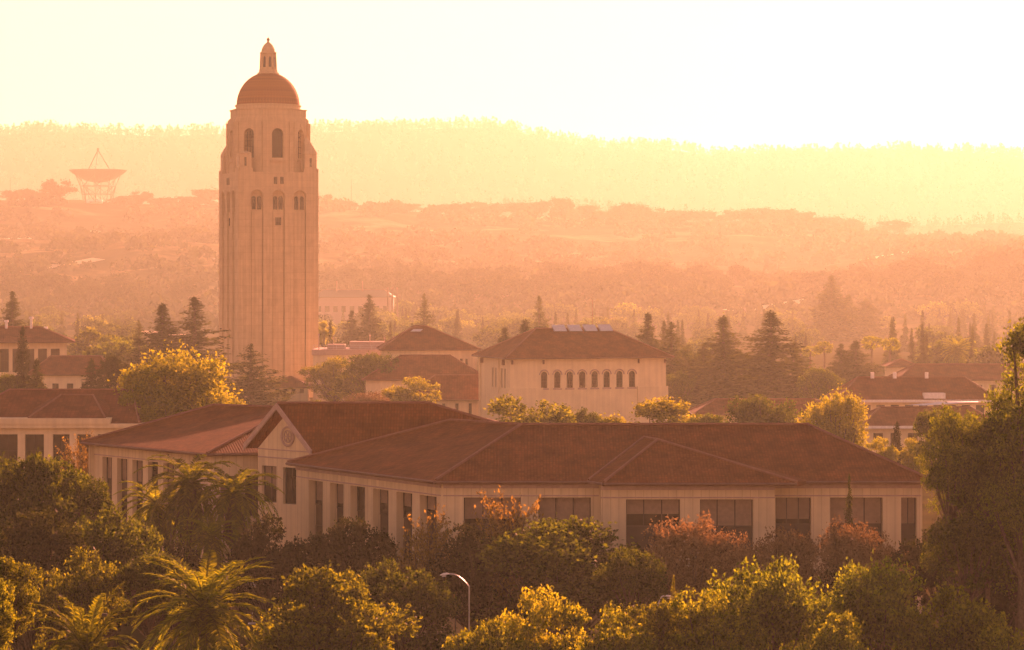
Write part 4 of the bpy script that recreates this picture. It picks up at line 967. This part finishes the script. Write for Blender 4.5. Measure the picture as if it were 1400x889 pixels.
T_ = [  # kind, px, top, width px, depth, label
 # front row
 ('palm', 283, 760, 178, 150, 'large arching date palm at the bottom, tallest of the front palms', 0),
 ('palm', 120, 798, 132, 134, 'smaller golden date palm near the bottom left corner', 1),
 ('palm', 205, 868, 92, 138, 'low palm tips rising between the two front date palms', 1),
 ('bright', 8, 758, 84, 130, 'feathery yellow green tree in the bottom left corner', 0),
 ('bright', -34, 776, 100, 122, 'feathery tree cut by the left edge of the photo', 1),
 ('bright', 462, 765, 190, 155, 'sunlit rounded green tree right of the large date palm', 0),
 ('gold', 736, 800, 118, 142, 'golden yellow round crown at bottom centre', 0),
 ('bright', 812, 822, 150, 140, 'yellow green spreading tree right of the golden round crown', 1),
 ('bright', 672, 842, 120, 137, 'low green tree crown at bottom edge left of the golden crown', 2),
 ('bright', 905, 812, 120, 143, 'green tree below the curved street lamp arm', 0),
 ('feather', 921, 786, 36, 162, 'small pointed yellow shrub tree in front of the big rust tree', 1),
 ('open', 1058, 752, 165, 146, 'open green tree with bare branches showing under its crown', 0),
 ('bright', 975, 798, 120, 141, 'green crown left of the open branched tree', 1),
 ('open', 1207, 752, 150, 148, 'tall green tree with dark top below the right end of the building', 1),
 ('bright', 1300, 796, 140, 143, 'rounded green tree left of the bottom right corner', 2),
 ('bright', 1130, 830, 130, 137, 'low green crown filling the gap between two open trees', 0),
 ('bright', 1390, 850, 110, 136, 'low crown in the bottom right corner', 1),
 # dark trees before the near building
 ('oak', 762, 702, 240, 180, 'broad dark tree with sunlit top in front of the building corner', 0),
 ('oak', 868, 748, 92, 172, 'small tree on the right flank of the broad dark tree', 1),
 ('amber', 690, 662, 115, 186, 'amber tipped twiggy tree against the building front wall', 0),
 ('dark', 640, 712, 110, 181, 'dark tree below the corner column of the building', 1),
 ('amber', 590, 690, 92, 184, 'thin twiggy tree before the angled window row', 1),
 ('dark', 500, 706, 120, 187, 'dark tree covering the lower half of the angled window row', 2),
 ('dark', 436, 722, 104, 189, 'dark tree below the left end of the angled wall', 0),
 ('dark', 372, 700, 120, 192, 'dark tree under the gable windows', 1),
 ('oak', 545, 760, 150, 170, 'shadowed tree between the sunlit tree and the street lamp', 2),
 ('rust', 942, 696, 128, 181, 'largest rust coloured twiggy tree, at the left of the rust trees', 0),
 ('rust', 1020, 722, 76, 180, 'small rust twiggy tree second from the left of its row', 1),
 ('rust', 1072, 716, 100, 183, 'rust twiggy tree between the two wide bay windows', 2),
 ('rust', 1160, 704, 104, 181, 'rust twiggy tree beside the slim green conifer', 0),
 ('rust', 1212, 722, 84, 184, 'rust twiggy tree at the right end of its row', 1),
 ('conifer', 1161, 648, 34, 187, 'slim green conifer standing against the building right wall', 0),
 ('dark', 1010, 790, 110, 172, 'dark shrubby tree below the rust trees', 2),
 ('dark', 1145, 775, 100, 174, 'dark tree behind the gap between the open green trees', 0),
 # left mass
 ('oak', 42, 612, 150, 192, 'dark tree with lit tip at the left edge below the flat roofed library', 0),
 ('oak', 108, 640, 84, 196, 'dark tree just left of the left wing windows', 1),
 ('oak', 152, 688, 150, 184, 'large dark tree below the left wing window row', 2),
 ('dark', 40, 690, 160, 178, 'darkest tree mass on the left side', 0),
 ('bright', 112, 748, 120, 166, 'sunlit tree above the smaller golden date palm', 2),
 ('oak', 205, 752, 96, 165, 'dark tree between the two front date palms', 0),
 ('tallpalm', 262, 622, 128, 206, 'tallest shaggy palm before the left wing', 0),
 ('tallpalm', 322, 634, 120, 203, 'shaggy palm beside the gable front', 1),
 ('tallpalm', 215, 656, 104, 208, 'shaggy palm covering the left wing windows', 1),
 ('tallpalm', 288, 706, 92, 198, 'short shaggy palm with pale drooping fronds', 0),
 ('dark', 240, 735, 100, 190, 'dark shrub under the shaggy palms', 1),
 # right edge
 ('tall', 1418, 428, 140, 168, 'towering dark eucalyptus filling the right edge', 0),
 ('tall', 1382, 500, 84, 173, 'narrow eucalyptus stem left of the towering one', 1),
 ('ragged', 1338, 548, 120, 172, 'leaning bough tree left of the towering eucalyptus', 2),
 ('ragged', 1300, 598, 92, 169, 'ragged tree reaching over the right end of the near roof', 0),
 ('oak', 1392, 560, 118, 170, 'dense middle crown of the trees at the right edge', 0),
 ('oak', 1350, 610, 100, 168, 'dense crown between the leaning bough tree and the right edge', 1),
 ('amber', 110, 588, 64, 262, 'thin bare twiggy tree before the library windows', 1),
 ('dark', 1288, 705, 110, 180, 'dark shrubby tree at the right foot of the near building', 1),
 ('dark', 1352, 742, 120, 171, 'dark shrubby tree under the leaning bough tree', 2),
 ('oak', 1322, 690, 112, 165, 'dark lower crown under the eucalyptus', 2),
 ('ragged', 1395, 640, 120, 163, 'dark crown at the right edge below the towering eucalyptus', 1),
 ('oak', 1292, 556, 84, 262, 'dark round tree behind the right end of the near roof', 1),
 # behind the near building
 ('euc', 240, 464, 152, 330, 'yellow green eucalyptus behind the left wing roof', 0),
 ('gold', 180, 530, 70, 322, 'bright yellow lower bough tree left of the eucalyptus', 1),
 ('gold', 312, 538, 60, 326, 'golden bush along the left wing ridge', 0),
 ('bright', 722, 538, 136, 318, 'domed green tree in front of the hall', 1),
 ('oak', 803, 556, 54, 330, 'small round tree between the domed tree and the golden clump', 2),
 ('gold', 900, 541, 150, 332, 'golden leafed wide tree before the right part of the hall', 1),
 ('oak', 968, 562, 60, 322, 'low olive tree right of the golden wide tree', 0),
 ('oak', 1052, 538, 110, 345, 'spreading olive tree above the roof ridge right of centre', 1),
 ('euc', 1142, 524, 84, 330, 'yellow drooping eucalyptus right of the spreading olive tree', 1),
 ('cypress', 1226, 576, 22, 300, 'slim young cypress behind the roof slope', 0),
 ('gold', 1205, 596, 40, 296, 'yellow shrub left of the slim young cypress', 0),
 ('gold', 1250, 598, 44, 300, 'yellow shrub right of the slim young cypress', 1),
 ('sparse', 343, 470, 60, 520, 'dusky feathery tree against the tower foot', 0),
 ('gold', 456, 486, 70, 575, 'yellow green tree hugging the right side of the tower', 0),
 ('gold', 483, 512, 60, 560, 'rounded yellow bush sloping down from the tower', 1),
 ('oak', 510, 480, 92, 545, 'shaded round tree below the flat roofed plant building', 0),
 ('gold', 565, 514, 70, 478, 'low golden hedge tree along the annex roof edge', 0),
 ('gold', 530, 530, 40, 470, 'small golden bush at the left tip of the annex roof', 1),
 ('rust', 505, 533, 60, 440, 'low rusty shrub over the near roof ridge', 2),
 ('bright', 432, 545, 40, 420, 'small green bush peeping over the gable roof', 0),
 # dark conifers left
 ('conifer', 17, 398, 40, 720, 'hazy conifer behind the loggia building', 0),
 ('cypress', 31, 445, 26, 430, 'slim dark cypress in front of the loggia building', 1),
 ('conifer', 50, 490, 40, 425, 'short dark conifer beside the slim cypress', 1),
 ('oak', 12, 508, 52, 430, 'soft round tree at the left edge below the loggia', 0),
 ('conifer', 125, 490, 48, 425, 'dark pointed tree above the library roof', 2),
 ('dark', 155, 484, 42, 430, 'dark rounded tree left of the yellow eucalyptus', 0),
 ('conifer', 222, 414, 62, 580, 'dark conifer left of the tower', 1),
 ('sparse', 266, 406, 80, 560, 'open branched pine touching the tower', 1),
 ('sparse', 190, 438, 30, 640, 'small hazy pine left of the dark conifer', 0),
 # conifers around the hall
 ('conifer', 505, 403, 34, 850, 'taller of two conifers behind the plant building', 0),
 ('conifer', 481, 424, 30, 850, 'shorter of two conifers behind the plant building', 1),
 ('sparse', 580, 401, 30, 840, 'single pine above the skylight house roof', 0),
 ('gold', 443, 438, 26, 800, 'thin yellow tree at the right tower edge', 1),
 ('sparse', 737, 404, 28, 800, 'slim pine behind the hall roof', 1),
 ('conifer', 718, 436, 50, 560, 'dark pine crown behind the left hall roof slope', 2),
 ('conifer', 690, 448, 44, 555, 'lower dark pine at the left hall roof slope', 0),
 ('conifer', 886, 427, 46, 590, 'pointed conifer over the right hall roof slope', 1),
 ('sparse', 918, 440, 60, 560, 'dense ragged pine beside the right hall wall', 0),
 ('oak', 945, 470, 60, 575, 'hazy round tree between ragged pine and tall conifer', 2),
 ('conifer', 989, 431, 64, 550, 'tall dark conifer right of the hall', 1),
 ('conifer', 1054, 424, 78, 535, 'broad tall conifer with sunlit right side', 2),
 ('sparse', 1085, 470, 50, 560, 'thin pine right of the broad tall conifer', 1),
 ('conifer', 962, 470, 44, 560, 'small conifer at the left foot of the tall dark one', 0),
 ('oak', 1020, 490, 70, 610, 'hazy round tree between the two tall conifers right of the hall', 1),
 ('oak', 1095, 500, 60, 600, 'hazy round tree right of the broad tall conifer', 0),
 ('oak', 925, 505, 50, 530, 'round tree at the right foot of the hall wall', 2),
 ('giant', 1137, 376, 74, 1250, 'giant hazy redwood, tallest tree on the right', 0),
 ('giant', 1184, 408, 60, 1280, 'rounded redwood right of the giant one', 1),
 ('giant', 1160, 402, 56, 1265, 'redwood tucked between the giant and the rounded one', 1),
 ('fan', 1127, 466, 24, 690, 'sunlit fan palm left of the dark conifer clump', 0),
 ('fan', 1108, 472, 24, 700, 'second fan palm left of the dark conifer clump', 1),
 ('fan', 1217, 461, 26, 680, 'slender fan palm standing alone above the right roofs', 0),
 ('fan', 1192, 458, 26, 690, 'fan palm touching the dark conifer clump', 1),
 ('conifer', 1170, 465, 54, 620, 'dark conifer clump among the fan palms', 2),
 ('conifer', 1150, 470, 40, 615, 'left conifer of the dark clump among the fan palms', 0),
 ('palm', 1308, 462, 44, 700, 'hazy date palm above the distant long roof', 0),
 ('palm', 1262, 480, 24, 760, 'tiny hazy palm left of the hazy date palm', 1),
 ('oak', 1120, 500, 60, 520, 'olive tree below the pair of fan palms', 0),
]
for a in T_: tree(*a[:6], v=a[6])

# ------------------------------------------------------------------ repeats: park trees of the campus plain, oaks on the hill
def merged(p, nm):
    "crown and trunk of a far tree in one mesh"
    return p[0]
def lowoak(seed, mat, n=420, leaf=.9):
    c, t, H, W = fit(broad(seed, mat, 10, 11, .02, 22, n // 5, leaf, 1.0, .8))[:4]
    import bmesh
    bm = bmesh.new(); bm.from_mesh(c); k = len(bm.faces); bm.from_mesh(t); bm.faces.ensure_lookup_table()
    for f in bm.faces[k:]: f.material_index = 1
    me = bpy.data.meshes.new('oak_tree'); bm.to_mesh(me); bm.free(); me.materials.append(mat); me.materials.append(M['bark']); return me
def lowcon(seed, mat):
    import bmesh
    c, t, H, W = conifer(seed, mat, 20, 9, 16, 7, .05, 1.05, .2, .4, 1.4, .05, 7)
    bm = bmesh.new(); bm.from_mesh(c); k = len(bm.faces); bm.from_mesh(t); bm.faces.ensure_lookup_table()
    for f in bm.faces[k:]: f.material_index = 1
    me = bpy.data.meshes.new('conifer'); bm.to_mesh(me); bm.free(); me.materials.append(mat); me.materials.append(M['bark']); return me
LO = [lowoak(200 + k, M['oakleaf'], 900) for k in range(5)]; LC = [lowcon(300 + k, M['needle']) for k in range(3)]
LD = [lowoak(240 + k, M['darkleaf'], 900) for k in range(4)]
LG = [lowoak(220 + k, M['brightleaf'], 900) for k in range(3)]
def far_tree(kind, X, Y, h, wd, label, group):
    me = rt.choice({'oak': LO, 'crest': LD, 'con': LC, 'gold': LG}[kind]); nm = 'conifer' if kind == 'con' else 'oak_tree'
    o = bpy.data.objects.new(nm, me); COL.objects.link(o); z = hz(X, Y); o.location = (X, Y, z - .25)
    base = (20, 9) if kind == 'con' else (10, 11)
    o.scale = (wd / base[1], wd / base[1], h / base[0]); o.rotation_euler = (0, 0, rt.random() * 6.28)
    tag(o, label, 'tree', group); return o
for a, b, y in ((118, 392, 553), (378, 590, 552), (590, 1110, 581), (1100, 1280, 630), (645, 915, 452), (294, 434, 100), (0, 112, 447), (0, 175, 532), (545, 655, 450), (433, 545, 470), (1150, 1365, 516), (1232, 1370, 498)): SKY[a:b] = np.minimum(SKY[a:b], y)
cand = []
for k in range(1600):
    Y = 640 * (1650 / 640) ** rt.random(); cand.append((Y, rt.uniform(-20, 1420)))
for k in range(2600):
    Y = 1650 + 900 * rt.random() ** .9; cand.append((Y, rt.uniform(-20, 1420)))
cand.sort(); nplain = nhill = 0
for Y, px in cand:
    X = XP(px, Y); z = hz(X, Y); plain_ = Y < 1650
    if plain_: kd = 'con' if rt.random() < .14 else ('gold' if rt.random() < .16 else 'oak'); h = rt.uniform(7.5, 13) * (1.35 if kd == 'con' else 1); wd = h * (rt.uniform(1.0, 1.6) if kd != 'con' else rt.uniform(.36, .5))
    else:
        if fbm(X * 1.7 + 900, Y * 1.7) < rt.uniform(-.6, .3): continue
        kd = 'oak'; h = rt.uniform(9, 17); wd = h * rt.uniform(1.1, 1.8)
    top = HY + (CAMZ - z - h) * F / Y; wp = wd * F / Y; a, b = int(max(0, px - wp * .5)), int(min(1400, px + wp * .5))
    if b - a < 4: continue
    seen = np.mean(SKY[a:b] > top + 5)
    if seen < (.45 if plain_ else .5): continue
    if plain_:
        if nplain >= 190: continue
        nplain += 1; far_tree(kd, X, Y, h, wd, {'con': 'hazy conifer on the plain behind the campus roofs', 'gold': 'sunlit rounded tree on the hazy plain behind the campus', 'oak': 'rounded olive tree on the hazy plain behind the campus'}[kd], {'con': 'conifers on the hazy plain', 'gold': 'sunlit trees on the hazy plain', 'oak': 'olive trees on the hazy plain'}[kd])
    else:
        if nhill >= 95: continue
        nhill += 1; far_tree('crest', X, Y, h, wd, 'rounded oak scattered on the hazy hillside', 'oaks on the hillside')
    SKY[a:b] = np.minimum(SKY[a:b], top + 2 + (0 if not plain_ else 4))
# oaks standing along the crest of the near hill
for px, dz, wpx in ((20, 11, 34), (48, 10, 30), (80, 20, 40), (172, 9, 44), (192, 12, 30), (228, 9, 40), (258, 12, 46), (284, 15, 44), (442, 12, 26), (468, 8, 34), (522, 8, 44), (556, 8, 36), (600, 9, 34), (632, 14, 40), (668, 12, 46), (710, 13, 44), (738, 14, 36), (766, 20, 32), (800, 11, 40), (828, 11, 42), (862, 16, 40), (893, 14, 40), (930, 14, 50), (962, 12, 40), (1010, 13, 44), (1040, 13, 34), (1072, 14, 44), (1100, 12, 40), (1135, 11, 40), (1160, 12, 34), (1222, 12, 40), (1385, 9, 30), (1368, 9, 34)):
    Y = 2585 + rt.uniform(-35, 15); X = XP(px, Y); far_tree('crest', X, Y, dz * Y / F * 1.6, wpx * Y / F * 1.25, 'dark rounded oak standing on the crest of the hill', 'oaks along the hill crest')
def forest(name, n, ya, yb, xa, xb, hh, crest, dens):
    "far woodland as one mass: ragged conifer and round crowns"
    rg = np.random.RandomState(77 + n); Q = []; cnt = 0
    while cnt < n:
        Y = rg.uniform(ya, yb); X = rg.uniform(xa, xb) * Y
        if rg.rand() < .42: Y = crest + rg.uniform(-60, 30)
        z = hz(X, Y)
        if z < 12: cnt += 1; continue
        h = hh * (.55 + .8 * rg.rand() ** 2); r = h * (.16 + .16 * rg.rand()); m = 26
        t = rg.rand(m); a = rg.rand(m) * 6.283
        rr = r * ((1 - t) ** .8 if rg.rand() < .6 else np.sqrt(np.clip(1 - (2 * t - 1) ** 2, 0, 1)) * 1.3)
        c = np.stack([X + np.cos(a) * rr, Y + np.sin(a) * rr, z + h * (.08 + .9 * t)], -1)
        Q.append(leaf_quads(rg, c, h * .24, h * .15)); cnt += 1
    me = quads_mesh(name, np.concatenate(Q), M['darkleaf']); o = bpy.data.objects.new(name, me); COL.objects.link(o); tag(o, kind='stuff')
def scrub(name, n, seed, mat):
    "oak scrub and chaparral clumps too many to count, one mass over the hillside"
    rg = np.random.RandomState(seed); Q = []; k = 0
    while k < n:
        Y = rg.uniform(1450, 2590); px = rg.uniform(-60, 1460); X = XP(px, Y)
        if Y > 2400 and abs(px - 134) < 46: continue
        if fbm(X * 1.3 + 400, Y * 1.3) < rg.uniform(-.7, .5): continue
        k += 1; z = hz(X, Y); h = rg.uniform(4, 11); r = h * rg.uniform(.6, 1.3); m = 70
        u = rnd_unit(rg, m); u[:, 2] = np.abs(u[:, 2]); sh = (.75 + .3 * rg.rand(m))[:, None]
        c = np.array([X, Y, z - .3]) + u * np.array([r, r, h]) * sh
        Q.append(leaf_quads(rg, c, r * .55, r * .36))
    me = quads_mesh(name, np.concatenate(Q), mat); o = bpy.data.objects.new(name, me); COL.objects.link(o); tag(o, kind='stuff')
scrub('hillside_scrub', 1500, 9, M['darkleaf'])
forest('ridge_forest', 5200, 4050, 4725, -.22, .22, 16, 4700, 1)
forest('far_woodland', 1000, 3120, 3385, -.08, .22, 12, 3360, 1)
# ------------------------------------------------------------------ street furniture
def street_lamp(px, Y, Htop, arm, label, s=-1, hs=1.0):
    X = XP(px, Y); t = thing('street_lamp', label, 'street lamp', (X, Y, 0))
    p = MB(); p.tube([(0, 0, 0), (0, 0, Htop * .5), (0, 0, Htop - .75)], [.06, .05, .04], 10); p.tube([(0, 0, 0), (0, 0, .35)], [.13, .13], 10); p.build('pole', M['metal'], t)
    a = MB(); pts = [(s * arm * (1 - math.cos(k * PI / 16)) if False else s * arm * (k / 8) , 0, Htop - .75 + .75 * math.sin(PI / 2 * min(1, k / 7))) for k in range(9)]; pts[0] = (0, 0, Htop - .8)
    a.tube(pts, [.035] * 9, 8); a.build('arm', M['metal'], t)
    h = MB(); x = s * arm
    h.tube([(x, 0, Htop), (x + s * .12, 0, Htop + .02), (x + s * .35, 0, Htop - .02), (x + s * .58, 0, Htop - .07)], [.04 * hs, .09 * hs, .11 * hs, .03 * hs], 10); hd = h.build('lamp_head', M['white'], t, None, True)
    l = MB(); l.tube([(x + s * .2, 0, Htop - .13), (x + s * .45, 0, Htop - .16)], [.05 * hs, .05 * hs], 8); l.build('lens', M['metal'], hd)
street_lamp(641.5, 160, ZP(785, 160), 1.25, 'tall grey cobra head street lamp in front of the building corner', -1, .8)
street_lamp(898, 156, ZP(815, 156), .45, 'curved street lamp arm half hidden by green crowns', 1, .55)
def lamp_post(px, top, Y, label):
    X = XP(px, Y); h = ZP(top, Y); t = thing('lamp_post', label, 'lamp post', (X, Y, 0))
    p = MB(); p.tube([(0, 0, 0), (0, 0, .4), (0, 0, h - .35)], [.09, .05, .04], 8); p.build('pole', M['dark'], t)
    g = MB(); g.lathe([(.01, h - .38), (.16, h - .34), (.2, h - .18), (.14, h - .03), (.01, h)], 14); g.build('globe', M['white'], t, None, True)
lamp_post(258, 766, 196, 'white globe lamp post under the shaggy palms')
def sign_post(px, top, Y, label):
    X = XP(px, Y); h = ZP(top, Y); t = thing('sign_post', label, 'post', (X, Y, 0))
    p = MB(); p.tube([(0, 0, 0), (0, 0, h)], [.05, .045], 8); p.build('pole', M['dark'], t)
    g = MB(); g.box((-.14, -.07, h - .05), (.14, .07, h + .12)); g.build('cap', M['dark'], t)
sign_post(623, 838, 172, 'thin dark post beside the cobra head street lamp')
sign_post(143, 842, 141, 'thin dark post in front of the smaller golden date palm')
def parasol():
    Y = 205; X = XP(345, Y); t = thing('parasol', 'pale white parasol below the gable front', 'parasol', (X, Y, 0)); h = ZP(784, Y)
    p = MB(); p.tube([(0, 0, 0), (0, 0, h)], [.04, .04], 8); p.tube([(0, 0, 0), (0, 0, .1)], [.35, .3], 12); p.build('pole', M['metal'], t)
    c = MB(); c.lathe([(.05, h), (.5, h - .25), (1.05, h - .75), (1.05, h - .95), (1.0, h - .76), (.45, h - .3), (.05, h - .06)], 8); c.build('canopy', M['white'], t)
parasol()
def car(px, Y, colr, label):
    X = XP(px, Y); t = thing('parked_car', label, 'car', (X, Y, .01)); pm = plain('car_paint', colr, .3)
    prof = [(-2.15, .35), (-2.2, .75), (-1.75, .92), (-1.0, 1.0), (-.45, 1.42), (.85, 1.45), (1.55, 1.02), (2.1, .95), (2.2, .6), (2.12, .33)]
    b = MB(); w_ = .86
    for (a, c) in zip(prof, prof[1:] + prof[:1]):
        ia = .16 if a[1] > 1.1 else 0; ic = .16 if c[1] > 1.1 else 0
        b.poly([(a[0], -w_ + ia, a[1]), (c[0], -w_ + ic, c[1]), (c[0], w_ - ic, c[1]), (a[0], w_ - ia, a[1])][::-1])
    for sg in (-1, 1): b.poly([(p[0], sg * (w_ - (.16 if p[1] > 1.1 else 0)), p[1]) for p in (prof if sg > 0 else prof[::-1])])
    b.build('body', pm, t)
    g = MB()
    for sg in (-1, 1): g.poly([(-.9, sg * .868, 1.02), (1.4, sg * .868, 1.04), (.8, sg * .73, 1.38), (-.42, sg * .73, 1.36)])
    g.build('side_window', M['glass'], t)
    for x in (-1.35, 1.35):
        for y in (-.82, .82):
            q = MB(); q.tube([(x, y - .1, .33), (x, y + .1, .33)], [.33, .33], 16); o = q.build('wheel', M['dark'], t); q = MB(); q.tube([(x, y - .105, .33), (x, y + .105, .33)], [.19, .19], 12); q.build('rim', M['metal'], o)
car(596, 178 - 3.2, (.35, .05, .035), 'red car parked at the kerb near the street lamp')
